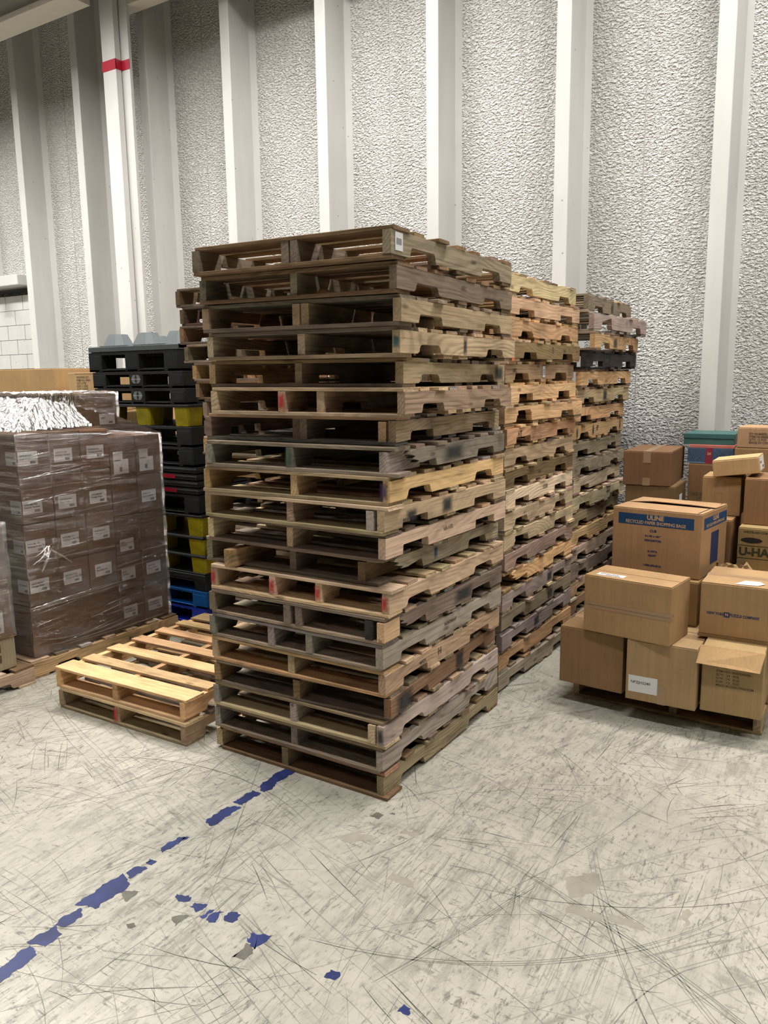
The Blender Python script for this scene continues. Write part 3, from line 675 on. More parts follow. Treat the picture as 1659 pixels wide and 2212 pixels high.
# pallet-less column by the wall
YC = 'boxes by the wall'
r10b = carton((-1.65,5.80,0.), .0, .35, .37, .727, 'dark', 'tall dark box standing on the floor beside the farthest pallet stack', gap=.002)
r10 = carton((-1.638,5.759,.7285), .043, .342, .42, .347, 'dark', 'dark brown box with a white side label, directly under the tape-topped dark box')
sticker(r10, 'right', .17, .13, .10, .14, None, bars=True)
r9 = carton((-1.657,5.750,1.0765), .058, .326, .55, .242, 'dark', 'dark brown box with tape over its top, next to the farthest pallet stack', seam='y', tape='y')
r12b = carton((-1.29,6.18,0.), .0, .325, .40, .60, 'dark', 'dark brown box on the floor by the wall, lowest under the teal box', gap=.002)
r12 = carton((-1.30,6.19,.6015), .02, .335, .36, .60, 'dark', 'dark brown box with a green mark, under the patterned blue box', gap=.002)
MB().box(.20, .245, .44, .56, .0002, .0007).build('green_sticker', plain('green_sticker_ink', srgb(28,58,32), .7), r12, (0, -.0006, 0), FRONT)
text('printed_text', 'THIS SIDE\nUP', .03, INKBR, r12, (.08, -.0009, .36), FRONT, 'CENTER', .0008)
def flatbox(loc, rz, w, d, h, mats, label, deco=None):
    root = empty('gift_box', loc, rz, label=label, cat='box'); root['dims'] = (w, d, h)
    MB().box(0, w, 0, d, 0, h*.55).build('box_base', mats[0], root, bevel=.002)
    MB().box(-.003, w+.003, -.003, d+.003, h*.56, h).build('box_lid', mats[1], root, bevel=.002)
    return root
pb = empty('gift_box', (-1.315,6.203,1.2035), .024, label='slate blue patterned box numbered 24 on a maroon band, under the teal box', cat='box'); pb['dims'] = (.312,.35,.112)
MB().box(0, .312, 0, .35, 0, .112).build('box_base', PATB, pb, bevel=.002)
dm = MB()
for cx in (.035, .085, .215, .270):
    for s in (-1, 1):
        for q in (.012, .026): dm.add([(cx-s*.03-.004, .056-.045+q*0, .0004),(cx-s*.03+.004, .056-.045, .0004),(cx+s*.03+.004, .056+.045, .0004),(cx+s*.03-.004, .056+.045, .0004)], [(0,1,2,3)])
dm.box(0, .312, .002, .010, .0002, .0005)
dm.build('diamond_pattern', PATL, pb, (0, -.0008, 0), FRONT)
MB().box(.125, .172, 0, .112, .0005, .0010).build('maroon_band', MAROON, pb, (0, -.0008, 0), FRONT)
text('number', '24', .026, KRAFTINK, pb, (.1485, -.0022, .072), FRONT, 'CENTER', .0008)
tag(MB().box(-.155, .155, -.175, .175, 0, .0225).build('gift_box', SALMON, None, (-1.155,6.384,1.3165), (0,0,.026), bevel=.002), 'thin salmon pink box sandwiched between teal and blue patterned boxes', 'box')
tb = flatbox((-1.352,6.23,1.3402), .031, .346, .35, .079, (TEAL, TEAL), 'teal gift box topmost by the wall pilaster')
r14b = carton((-.95,6.02,0.), 0, .55, .5, .55, 'dark', 'dark box on the floor by the wall, lowest at the right edge', gap=.002)
r14c = carton((-.955,6.01,.5515), 0, .55, .5, .555, 'dark', 'dark box in the second layer by the wall at the right edge', gap=.002)
r14 = carton((-.961,6.0,1.108), 0, .55, .42, .238, 'brown', 'brown box right of the patterned box, under the printed box by the wall', gap=.003)
r13 = carton((-.949,6.001,1.3475), .003, .45, .32, .139, 'kraft', 'kraft box with four printed lines, topmost of the right column by the wall', seam='x', gap=.004)
text('printed_text', 'PO NUMBER:\nITEM NUMBER:\nQTY: 12 PCS\nMADE IN CHINA', .020, INKBR, r13, (.075, -.0009, .066), FRONT, 'LEFT', .0006, line=1.0)
sticker(r13, 'front', .205, .048, .06, .04, None, bars=True, lines=1)
# crumpled carton piece between
cr = MB(); R = random.Random(3); n = 9
vs = []; 
for i in range(n):
    for j in range(n):
        u, v = i/(n-1)-.5, j/(n-1)-.5
        vs.append((u*.16+.02*sin(v*7), v*.10, .05*abs(sin(u*7+v*4))+.03*noise.noise(Vector((u*6, v*6, 3)))))
fs = [(i*n+j, (i+1)*n+j, (i+1)*n+j+1, i*n+j+1) for i in range(n-1) for j in range(n-1)]
cr.add(vs, fs); o = cr.build('crumpled_cardboard', CARD, None, (-.775, 4.92, .70), (.5, .1, .4), lin(KR['kraft']), fix=False)
o.modifiers.new('s', 'SOLIDIFY').thickness = .004
tag(o, 'crumpled kraft cardboard scrap tucked behind the box with the navy banner', 'cardboard scrap')
MB().box(-.09, .09, -.10, .10, 0, .235).build('carton_body', CARD, (lambda e: e)(carton((-.80,4.86,.459), 0, .01, .01, .01, 'brown', 'x')), color=lin(KR['brown'])) if False else None

# ------------------------------------------------------------------ wrapped load B
G = 'cartons in the film-wrapped load'
ys = [2.90, 3.128, 3.356, 3.584, 3.805, 4.03]
zl = [.125, .46, .715, .99, 1.28, 1.548]; zr = [.125, .40, .66, .931, 1.206, 1.482]
XR = -4.535
TXT = {4: ['NPZLP2207\nGold Shadow', 'NPZPA1923\nHoliday Vanities', 'NPZAM2031\nVisiting the Park'], 3: ['NPZAM1903\nSeaside Vanities', 'NPZNG1914\nCity Crafts', 'NPZCM2401\nVintage Shop'],
       2: ['NPZCM1701\nWaiting in the Yard', 'NPZCM1717\nWaiting in the Yard', 'NPZCM1717\nWaiting in the Yard'], 1: ['NPZCM2401\nVintage Shop', 'NPZNY1710\nMaking Us Flip Flops', 'NPZ\nBeachfigurine']}
rown = ['bottom', 'fourth', 'third', 'second', 'top']
coln = ['at the near corner', 'second from the near corner', 'middle of the side', 'second from the far end', 'at the far end']
def wcarton(x1, y0, y1, z0, z1, depth, label, lab=None, lz=.06, lw=.135, lh=.085, dual=False, ly=.012, wrapface=True):
    w = depth; d = y1-y0-.004
    o = carton((x1-w, y0+.002, z0+.0005), 0, w, d, z1-z0-.002, 'wrapped', label, gap=.001, group=G, seed=int(y0*100))
    if lab: sticker(o, 'right', ly, lz, lw, lh, lab, .017)
    if dual: MB().box(.03, .16, 0, .085, 0, .0007).build('shipping_label', LABELM, o, (ly+.02, -.0008, lz), FRONT) if False else None
    return o
for c in range(5):
    for r_ in range(5):
        zz = zl if c < 3 else zr
        if r_ == 0 and c < 3:
            if c == 0:
                o = wcarton(XR, ys[0], ys[3], zz[0], zz[1], .5, 'long brown carton filling the bottom row near corner of the wrapped load')
            continue
        lab = None; kw = {}
        if c < 3: lab = TXT[r_][c]; kw = dict(lz=[0,.085,.085,.06,.075][r_], ly=[.006,.028,.045][c])
        elif c == 3: lab = ['NPZ2001\nGold Shadow', 'NPZ\nHoliday', 'NPZ\nCorner', None, 'dual'][r_]; kw = dict(lz=.07 if r_ != 2 else .02, ly=.03, lw=.12)
        else: lab = ['NPZAM2207\nGold Shadow', 'NPZ1001\nCity Garden', None, 'NPZ0110\nOld Orchard', 'dual'][r_]; kw = dict(lz=.07, ly=.03, lw=.13)
        dual = lab == 'dual'
        o = wcarton(XR+[0,.004,-.003,.002,-.004][(c*3+r_) % 5], ys[c], ys[c+1], zz[r_], zz[r_+1], .5, 'wrapped brown carton, %s row, %s' % (rown[r_], coln[c]), None if dual else lab, **kw)
        if dual:
            sticker(o, 'right', .025, .02, .08, .155, 'SHIPMENT', .012); sticker(o, 'right', .095, .02, .055, .10, None, bars=False, off=.0009)
        if c == 0 and r_ > 0:   # label wraps round onto the end face
            sticker(o, 'front', .5-.115, kw['lz'], .113, .085, lab.split('\n')[0], .017)
# rear half of the load (seen only over the top and at the left end)
for r_ in range(5):
    for k, (a, b2) in enumerate(((2.90, 3.46), (3.47, 4.03))):
        carton((XR-1.04, a+.002, zl[r_]+.0005), 0, .525, b2-a-.004, (zl if k == 0 else zr)[r_+1]-zl[r_]-.004 if k == 0 else zr[r_+1]-zr[r_]-.002, 'wrapped', 'wrapped brown carton in the %s row of the rear half, %s end' % (rown[r_], 'near' if k == 0 else 'far'), gap=.001, group=G) if not k else carton((XR-1.04, a+.002, zr[r_]+.0005), 0, .525, b2-a-.004, zr[r_+1]-zr[r_]-.002, 'wrapped', 'wrapped brown carton in the %s row of the rear half, far end' % rown[r_], gap=.001, group=G)
XT = -4.78
for k, (a, b2, nm) in enumerate(((3.27, 3.51, 'near'), (3.515, 3.87, 'far'))):
    o = carton((XT-.36, a, 1.5525), 0, .36, b2-a, .222, 'wrapped', 'brown carton on top of the wrapped load, %s one of the front pair' % nm, gap=.001, group=G)
    if k: sticker(o, 'right', .2, .005, .13, .075, 'NPZ', .02)
    carton((XT-.74, a, 1.5525), 0, .36, b2-a, .22, 'wrapped', 'brown carton on top of the wrapped load, %s one of the rear pair' % nm, gap=.001, group=G)
# film: loft of rings, fine grid with ridges
def film(label, rings, nseg, name='stretch_wrap', seed=1, amp=.006, cap=True, z0top=0):
    """rings: list of (list of 4 corner xy, z-list of 4) from bottom to top"""
    v = []; f = []
    def ringpts(c, z):
        out = []
        for k in range(4):
            a, b2 = Vector((*c[k], z[k])), Vector((*c[(k+1) % 4], z[(k+1) % 4]))
            for i in range(nseg): out.append(a.lerp(b2, i/nseg))
        return out
    # subdivide between rings
    full = []
    for (c0, z0, n) , (c1, z1, _) in zip(rings[:-1], rings[1:]):
        A, B = ringpts(c0, z0), ringpts(c1, z1)
        for j in range(n): full.append([a.lerp(b2, j/n) for a, b2 in zip(A, B)])
    full.append(ringpts(rings[-1][0], rings[-1][1]))
    ctr = sum((p for p in full[0]), Vector())/len(full[0]); nr = len(full); npn = len(full[0])
    for j, rg in enumerate(full):
        for i, p in enumerate(rg):
            d = (p-ctr); d.z = 0; d.normalize()
            q = Vector((p.x*1.6, p.y*1.6, (p.z+.13*p.y)*17+seed)); a = amp*(noise.noise(q)+.5*noise.noise(q*2.3))
            top = 1 if (cap and z0top and p.z > z0top) else 0
            z = p.z
            if top > 0: z += .012*noise.noise(Vector((p.x*6-p.y*10, p.y*26+p.x*8, seed)))+.008*noise.noise(Vector((p.x*30+p.y*20, p.y*46, seed)))+.006
            v.append((p.x+d.x*a, p.y+d.y*a, z))
    for j in range(nr-1):
        for i in range(npn):
            f.append((j*npn+i, j*npn+(i+1) % npn, (j+1)*npn+(i+1) % npn, (j+1)*npn+i))
    if cap: f.append(tuple((nr-1)*npn+i for i in range(npn)))
    m = MB(); m.add(v, f); o = m.build(name, [FILM, CRINKLE], None, fix=False)
    for p in o.data.polygons: p.material_index = 1 if z0top and p.center.z > z0top and (p.center.y < 3.5 or p.center.x < XT-.1) else 0
    for p in o.data.polygons: p.use_smooth = True
    return tag(o, label, 'plastic wrap')
e = .011; xl_, xr_, y0_, y1_ = XR-1.04-e, XR+e, 2.90-e, 4.03+e
C = [(xr_, y0_), (xr_, y1_), (xl_, y1_), (xl_, y0_)]
Ct = [(XT+.02, 3.24), (XT+.012, 3.885), (XT-.76, 3.885), (XT-.76, 3.24)]
FB_ = film('clear stretch film wrapped around the large carton load', [(C, [.10,.10,.10,.10], 60), (C, [1.558,1.49,1.49,1.558], 26), (Ct, [1.755,1.60,1.60,1.755], 8), (Ct, [1.784,1.784,1.784,1.784], 6), ([(XT-.3,3.3),(XT-.3,3.7),(XT-.5,3.7),(XT-.5,3.3)], [1.786]*4, 1)], 90, seed=4, z0top=1.57)
# loose gathered film tail at the near corner
t = MB(); R = random.Random(5)
for k in range(22):
    y0, z0 = 3.05+R.uniform(-.02,.02), .82+R.uniform(-.02,.02); a = R.choice([.75, .9, 1.1, .25, -2.3, -2.1, -2.5, -.6])+R.uniform(-.15,.15); L_ = R.uniform(.05,.19)
    y1, z1 = y0+L_*cos(a), z0+L_*sin(a); w_ = R.uniform(.0012,.005); nx, nz = -sin(a)*w_, cos(a)*w_
    x = XR+.020+R.uniform(0,.01)
    t.add([(x,y0-nx,z0-nz),(x+.012,(y0+y1)/2-nx*1.6,(z0+z1)/2-nz),(x,y1-nx*.4,z1-nz*.4),(x+.004,y1+nx*.4,z1+nz*.4),(x+.018,(y0+y1)/2+nx,(z0+z1)/2+nz*1.6),(x+.004,y0+nx,z0+nz)], [(0,1,4,5),(1,2,3,4)])
t.build('film_tail', FOLD, FB_, fix=False)

def fold(y0, z0, y1, z1, w, sag=0., seed=0):
    R = random.Random(seed); n = 26; v = []
    for i in range(n):
        t = i/(n-1); y = y0+(y1-y0)*t; z = z0+(z1-z0)*t-sag*4*t*(1-t)+R.uniform(-.0015,.0015); ww = w*(sin(pi*t)**.5+.1)
        for k in range(5):
            a = pi*k/4; v.append((XR+.013+sin(a)*ww*.7, y, z+cos(a)*ww))
    m = MB(); m.add(v, [(i*5+k, i*5+k+1, (i+1)*5+k+1, (i+1)*5+k) for i in range(n-1) for k in range(4)])
    o = m.build('film_fold', FOLD, FB_, fix=False)
    for p in o.data.polygons: p.use_smooth = True
for k, a in enumerate(((2.90,.452,3.60,.478,.010,0),(2.90,.438,3.58,.452,.005,0),(2.95,.745,3.75,.735,.006,.0),(2.92,1.275,3.35,1.292,.007,0),(3.20,1.16,3.95,1.185,.003,0),(2.95,.235,3.6,.21,.005,.03),(3.0,.19,3.75,.20,.004,.03),(3.1,.16,4.0,.15,.004,.01),(3.3,1.02,3.98,1.05,.003,0),(2.93,.60,3.3,.585,.003,0),(3.55,.56,4.0,.58,.004,0))):
    fold(*a, seed=k)
RF = random.Random(77)
for k in range(34):
    y0 = RF.uniform(2.91, 3.7); z0 = RF.uniform(.14, 1.5); L_ = RF.uniform(.1, .45)
    fold(y0, z0, min(4.02, y0+L_), z0+L_*RF.uniform(.02, .14), RF.uniform(.0012, .0028), seed=100+k)
# ------------------------------------------------------------------ load A at the left edge
GA = 'cartons in the cut-off load at the left edge'
for (z0, z1, dx, tone, lb) in ((.124,.325,0,'grey','grey-brown printed carton, bottom of the cut-off load at the left edge'),(.327,.628,-.004,'wrapped','brown carton with a white label, second from the bottom at the left edge'),(.630,1.02,-.012,'wrapped','tall brown carton on top of the cut-off load at the left edge')):
    o = carton((-5.45+dx, 1.68, z0), 0, .94, 1.08, z1-z0, tone, lb, gap=.002, group=GA)
    if tone == 'grey':
        text('printed_text', 'THIS SIDE UP', .05, INK, o, (.942, .60, .12), RIGHT, 'LEFT', .002)
        g = MB()
        for (a, b2) in ((.83, .05), (.83, .115), (.93, .05), (.93, .115)):
            g.box(a, a+.055, b2, b2+.05, .0002, .0006)
        g.build('handling_symbols', INKBR, o, (.9405, 0, 0), RIGHT)
        MB().add([(.93,1.0,.198),(.945,1.09,.197),(.955,1.09,.206),(.945,.6,.206)], [(0,1,2,3)]).build('torn_flap', CARD, o, color=lin(KR['light']), fix=False)
    elif z0 < .4: sticker(o, 'right', .88, .03, .14, .13, 'NPZ\n1000pc', .02)
film('clear stretch film around the cut-off load at the left edge', [([(-4.50,1.66),(-4.50,2.77),(-5.48,2.77),(-5.48,1.66)], [.33]*4, 30), ([(-4.51,1.66),(-4.51,2.77),(-5.48,2.77),(-5.48,1.66)], [1.035]*4, 2), ([(-4.6,1.8),(-4.6,2.6),(-5.4,2.6),(-5.4,1.8)], [1.04]*4, 1)], 50, seed=9)

# ------------------------------------------------------------------ background boxes
GB = 'boxes behind the wrapped load'
def bg(x0, y0, z0, w, d, h, tone, lb, **k): return carton((x0, y0, z0), 0, w, d, h, tone, lb, gap=.002, group=GB, **k)
bg(-7.75, 4.60, 0, 1.2, .6, .75, 'brown', 'large brown box on the floor behind the wrapped load, lowest at left')
bg(-7.75, 4.60, .752, 1.2, .6, .74, 'brown', 'large brown box in the middle layer behind the wrapped load')
bg(-7.72, 4.60, 1.494, 1.20, .55, .486, 'kraft', 'large light kraft box rising behind the wrapped load at the left edge')
bg(-6.51, 4.62, 0, .76, .6, .80, 'brown', 'brown floor box behind the wrapped load, left of the plastic pallets')
bg(-6.51, 4.62, .802, .76, .6, .79, 'brown', 'brown box in the second layer, left of the black plastic pallets')
bg(-6.52, 5.02, 1.594, .40, .30, .33, 'green', 'yellowish box behind, between the large light box and the printed box')
o = bg(-6.335, 4.62, 1.594, .40, .36, .345, 'light', 'small kraft box printed with fine brown lines, beside the plastic pallets')
text('printed_text', 'PACKING LIST:\nITEM NO: 10044\nQTY: 6 PCS\nN.W. 11 KGS\nG.W. 12 KGS\nMADE IN CHINA', .026, INKBR, o, (.12, -.0009, .235), FRONT, 'LEFT', .0005, line=1.0)
MB().box(.09, .37, .33, .333, .0002, .0006).box(.09, .27, .118, .121, .0002, .0006).build('printed_frame', INKBR, o, (0, -.0006, 0), FRONT)
bg(-7.1, 5.6, 0, 1.3, .6, .85, 'brown', 'brown box on the floor seen behind the plastic pallet stack')
bg(-7.05, 5.6, .852, .66, .6, .74, 'dark', 'dark brown box seen through the gap of the plastic pallet stack, left one')
bg(-6.37, 5.6, .852, .66, .6, .74, 'light', 'light brown box seen through the gap of the plastic pallet stack, right one')

# ------------------------------------------------------------------ plastic pallets
PGRP = 'pallets in the plastic pallet stack'
def place(x1, y0, z, rz, name, label): # origin: front-right-bottom corner
    return empty(name, (x1, y0, z), rz, label=label, cat='pallet', group=PGRP)
PLD = 1.15
def rackable(x1, z, h, mat, label, w=1.016, rz=0, emblem=False, y0=4.22):
    o = place(x1, y0, z, rz, 'plastic_pallet', label)
    t = .024
    d = MB().box(-w, 0, 0, PLD, h-t, h-.004)
    for k in range(13): d.box(-w+.02+k*(w-.04)/13, -w+.02+(k+.55)*(w-.04)/13, .01, PLD-.01, h-.004, h)
    for k in range(12): d.box(-w+.08+k*(w-.16)/12, -w+.086+k*(w-.16)/12, .02, PLD-.02, h-t-.018, h-t)
    d.build('top_deck', mat, o, bevel=.002)
    bw = .155
    for ix, (a, b2) in enumerate(((-w, -w+bw), (-w/2-bw/2, -w/2+bw/2), (-bw, 0))):
        for iy, (c, d2) in enumerate(((0, .14), (PLD/2-.07, PLD/2+.07), (PLD-.14, PLD))):
            bl = MB().box(a, b2, c, d2, .012, h-t)
            if iy == 0: bl.box(a+(.012), b2-.012, c-.0015, c, .03, h-t-.008)
            bl.build('block', mat, o, bevel=.004)
    s = MB()
    for c, d2 in ((0, .12), (PLD/2-.06, PLD/2+.06), (PLD-.12, PLD)): s.box(-w, 0, c, d2, 0, .016)
    for a, b2 in ((-w, -w+.12), (-w/2-.06, -w/2+.06), (-.12, 0)): s.box(a, b2, 0, PLD, 0, .016)
    # sloped entry lips
    for a, b2 in ((-w+bw, -w/2-bw/2), (-w/2+bw/2, -bw)): s.prism([(0,0),(.10,0),(.10,.016),(.05,.026),(.0,.012)], a, b2, 'x')
    s.build('bottom_frame', mat, o, bevel=.0015)
    if emblem:
        g = MB()
        def arc(cx, cy, r0, r1, a0, a1, n=14):
            v = []; 
            for i in range(n+1):
                a = a0+(a1-a0)*i/n; v += [(cx+r0*cos(a), cy+r0*sin(a), 0), (cx+r1*cos(a), cy+r1*sin(a), 0)]
            g.add(v, [(2*i, 2*i+1, 2*i+3, 2*i+2) for i in range(n)])
        for s_ in (-1, 1):
            cx = s_*.016; a0 = -pi*.62 if s_ > 0 else pi*.38
            for r0 in (.030, .0225, .015, .0085): arc(cx, 0, r0-.0018, r0+.0012, a0, a0+pi*1.24)
        g.box(-.052, .052, -.0022, .0022, 0, .0004)
        g.build('emblem', WHITEPR, o, (-w/2, -.0035, h*.52), FRONT, fix=False)
    return o
def nestable(x1, z, h, mat, foot, label, w=1.016, rz=0, flip=False, y0=4.22, footw=.10, deck=.03):
    o = place(x1, y0, z, rz, 'nestable_plastic_pallet', label)
    dz = (h-deck) if not flip else 0
    d = MB().box(-w, 0, 0, PLD, dz+.006, dz+deck)
    d.box(-w-.004, .004, -.004, PLD+.004, dz+deck*.35, dz+deck*.8) if not flip else d.box(-w, 0, -.003, PLD, dz, dz+deck*.9)
    if flip:
        for k in range(15): d.box(-w+.14+k*.022, -w+.150+k*.022, -.004, PLD*.9, dz+deck, dz+deck+.006)
        for k in range(16): d.box(-w+.53+k*.022, -w+.540+k*.022, -.004, PLD*.9, dz+deck, dz+deck+.006)
    d.build('deck', mat, o, bevel=.003)
    for fx in (-w+.16 if flip else -w+footw, -w/2, -footw if not flip else -.16):
        for fy in (footw, PLD/2, PLD-footw) if not flip else (.17, PLD/2, PLD-.17):
            fm = MB()
            if flip: fm.frustum(fx, fy, deck, h, .125, .10, .072, .06, .5)
            else: fm.frustum(fx, fy, 0, h-deck+.006, footw*.86, footw*.86, footw*.94, footw*.94, .16)
            f = fm.build('foot', foot, o)
            if foot is not mat and not flip: f['label'] = 'yellow plastic foot'
    return o
X = -4.49
nestable(X+.005, 2.0855, .140, GREYP, GREYP, 'grey nestable plastic pallet upside down with cone feet up, topmost of its stack', flip=True, deck=.042)
rackable(X, 1.932, .153, BLACKP, 'black plastic block pallet directly under the grey upside-down one')
rackable(X+.035, 1.806, .1255, BLACKP, 'black plastic pallet with round emblem, upper of the two emblem pallets', emblem=True)
rackable(X+.045, 1.684, .1215, BLACKP, 'black plastic pallet with round emblem, lower of the two emblem pallets', emblem=True)
nestable(X+.07, 1.522, .1615, BLACKP, YELP, 'thin black plastic pallet on bright yellow feet, highest of the yellow-footed ones', footw=.085)
rackable(X+.09, 1.371, .150, BLACKP, 'tall open black plastic pallet right under the highest yellow feet')
rackable(X+.10, 1.223, .147, BLACKP, 'open black plastic pallet, sixth from the top of the plastic stack')
zz = 1.222
for k, nm in enumerate(('highest', 'second highest', 'middle', 'second lowest')):
    zz -= .0525; o = place(X+.115+.004*k, 4.22, zz, 0, 'flat_plastic_pallet', 'thin flat black pallet, %s of the four thin ones mid-stack' % nm)
    MB().box(-1.016, 0, 0, PLD, .004, .047).box(-1.02, .004, -.004, PLD, .022, .036).build('deck', BLACKP, o, bevel=.004)
    MB().box(-1.0, -.02, .02, PLD-.02, 0, .004).build('rim', BLACKP, o)
    if k in (1, 3): MB().box(-.36, -.22, -.0055, -.0035, .012, .040).build('red_sticker', REDT, o)
rackable(X+.13, .861, .150, BLACKP, 'black plastic pallet just above the lower yellow feet')
nestable(X+.145, .695, .1655, BLACKP, YELP, 'thin black pallet on yellow feet, upper of the lower three', footw=.085)
nestable(X+.150, .552, .1425, BLACKP, YELP, 'thin black pallet on yellow feet, middle of the lower three', footw=.085)
nestable(X+.165, .412, .1395, BLACKP, YELP, 'thin black pallet on yellow feet, lowest of the three', footw=.085)
nestable(X+.155, .272, .1395, BLACKP, BLACKP, 'black nestable plastic pallet resting on the blue ones', footw=.07, deck=.075)
rackable(X+.163, .137, .1345, BLUEP, 'bright blue plastic pallet, upper of the two blue ones')
rackable(X+.145, .0, .1365, BLUEP2, 'royal blue plastic pallet on the floor, lower of the two blue ones')

# ------------------------------------------------------------------ the building
def struct(name, mb, mat, parent=None, bevel=0, **k):
    o = mb.build(name, mat, parent, bevel=bevel, **k)
    if not parent: o['kind'] = 'structure'
    return o
WX0, WX1, WY0, WY1, CZ = -17., 9., -9., 7.015, 8.2
fl = struct('floor', MB().box(WX0, WX1, WY0, WY1+.3, -.2, 0), FLOOR)
wb = MB(); JX = [-9.264+2.44*k for k in range(-3, 8)]
for k in range(len(JX)-1):  # precast panels with open joints
    if JX[k] < -10.3 and JX[k+1] < -8: 
        continue
    wb.box(JX[k]+.005, JX[k+1]-.005, WY1, WY1+.2, -.1, CZ)
wb.box(WX0, JX[-1], WY1+.03, WY1+.25, -.1, CZ) if False else None
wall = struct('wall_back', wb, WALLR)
MB().box(-10.35, JX[-1], WY1+.006, WY1+.21, 0, CZ).build('joint_backing', WALLS, wall)
# infilled opening at far left: concrete above, lintel, shadowed recess, painted block
MB().box(WX0, -10.34, WY1, WY1+.2, 3.27, CZ).box(-10.34, -9.269, WY1, WY1+.2, -.1, CZ).build('panel', WALLR, wall)
lin_ = MB().box(WX0, -10.33, WY1-.16, WY1+.2, 3.17, 3.31)
lin_.build('lintel', WALLS, wall, bevel=.01)
MB().box(WX0, -10.33, WY1+.28, WY1+.36, 2.9, 3.3).build('recess_back', WALLR, wall)
blk = MB(); bz = 0.; row = 0
while bz < 2.95:
    x = -10.35+(0 if row % 2 else .2)
    while x > WX0: blk.box(x-.40, x-.006, WY1+.04, WY1+.27, bz, bz+.198); x -= .406
    bz += .204; row += 1
blk.build('painted_block_infill', WALLS, wall)
# stems of the double tees
SX = [-9.79,-8.58,-7.41,-6.17,-4.95,-3.73,-2.52,-1.285,-.07,1.15,2.37]
for k, x in enumerate([-12.23,-11.01]+SX):
    hw = .062; p = [(x-hw,WY1-.345),(x+hw,WY1-.345),(x+hw+.018,WY1-.06),(x+hw+.065,WY1+.01),(x-hw-.065,WY1+.01),(x-hw-.018,WY1-.06)]
    m = MB().prism(p, 0 if x > -10.5 else 3.2, CZ, 'z')
    MB_ = m.build('wall_stem', WALLS, wall, bevel=.006)
# steel post with two layered flanges and red tape
post = MB().box(-7.62,-7.41,6.30,6.375,0,CZ).box(-7.60,-7.29,6.385,6.425,0,CZ).box(-7.50,-7.47,6.37,6.39,0,CZ)
po = struct('post', post, WALLS, bevel=.004)
tag(po, None, None, None, 'structure')
tp = MB().box(-7.624,-7.406,6.296,6.300,5.165,5.268).box(-7.410,-7.406,6.296,6.385,5.165,5.265).box(-7.41,-7.286,6.380,6.384,5.165,5.262)
tp.build('red_tape_band', REDT, po)
# beams near the ceiling
struct('beam_left', MB().box(WX0,-7.63,5.90,6.20,5.80,5.86).box(WX0,-7.63,6.01,6.06,5.86,6.3).box(WX0,-7.63,5.90,6.20,6.28,6.33), BEAMM, bevel=.004)
struct('beam_right', MB().box(-7.53,-2.5,6.40,6.585,5.80,5.86).box(-7.53,-2.5,6.47,6.51,5.86,6.1).box(-7.53,-2.5,6.40,6.585,6.08,6.14), BEAMM, bevel=.004)
struct('ceiling', MB().box(WX0, WX1, WY0, WY1+.3, CZ, CZ+.2), CEIL)
struct('wall_left', MB().box(WX0-.2, WX0, WY0, WY1+.3, 0, CZ), CEIL)
struct('wall_right', MB().box(WX1, WX1+.2, WY0, WY1+.3, 0, CZ), CEIL)
struct('wall_front', MB().box(WX0, WX1, WY0-.2, WY0, 0, CZ), CEIL)

# ------------------------------------------------------------------ floor tape and marks
def ragged(pts_list, name, mat, z, label=None, cat=None, parent=None, jag=.006, seed=0, kind=None):
    """worn fragments with torn outlines, each a part of its own"""
    R = random.Random(seed); root = parent
    if label: root = empty(name, (pts_list[0][0][0], pts_list[0][0][1], 0), label=label, cat=cat)
    off = root.location if label else Vector((0,0,0))
    for k, pts in enumerate(pts_list):
        P = [Vector(p) for p in pts]; out = []
        for a, b2 in zip(P, P[1:]+P[:1]):
            n = max(2, int((b2-a).length/.008)); d = (b2-a).normalized() if (b2-a).length > 0 else Vector((1,0)); nn = Vector((-d.y, d.x))
            for i in range(n):
                q = a.lerp(b2, i/n)
                j = noise.noise(Vector((q.x*16, q.y*16, seed+k)))*1.6+noise.noise(Vector((q.x*45, q.y*45, seed)))+.6*noise.noise(Vector((q.x*110, q.y*110, seed)))
                out.append(q+nn*j*jag)
        m = MB(); m.prism([(p.x-off.x, p.y-off.y) for p in out], 0, z)
        m.build('tape_fragment' if label else name, mat, root)
    return root
def strip(x0, x1, y0, y1, sl=.0): return [(x0,y0+sl),(x1,y0),(x1,y1),(x0,y1-sl)]
T1 = [strip(-2.385,-2.322,2.83,2.56,-.03), strip(-2.385,-2.33,2.545,2.42), strip(-2.383,-2.325,2.405,2.22,-.03), strip(-2.39,-2.36,2.11,1.98,-.02), strip(-2.36,-2.345,2.12,2.05),
      strip(-2.372,-2.33,1.93,1.90), strip(-2.38,-2.335,1.88,1.80,-.02), strip(-2.385,-2.30,1.78,1.62,.03), strip(-2.35,-2.31,1.57,1.50,.02),
      strip(-2.345,-2.28,1.47,1.40,.02), strip(-2.33,-2.265,1.36,1.02,.02)]
ragged(T1, 'floor_tape', BLUETAPE, .0009, 'worn blue tape line on the floor running out from under the nearest stack', 'tape line', seed=3, jag=.009)
T2 = [strip(-2.11,-2.05,1.80,1.84,.01), strip(-2.02,-1.97,1.79,1.84,.01), strip(-1.95,-1.93,1.78,1.83), strip(-1.915,-1.89,1.79,1.85), strip(-1.86,-1.83,1.82,1.86), strip(-1.735,-1.665,1.76,1.84,.02), strip(-1.40,-1.36,1.79,1.82), strip(-1.13,-1.10,1.79,1.82)]
ragged(T2, 'floor_tape', BLUETAPE, .0009, 'scattered blue tape remnants on the floor crossing at a right angle', 'tape line', seed=8, jag=.011)
G1 = [strip(-2.30,-2.24,1.70,1.77,.03), strip(-2.03,-1.98,1.70,1.77,.03), strip(-1.71,-1.66,1.71,1.75,-.02)]
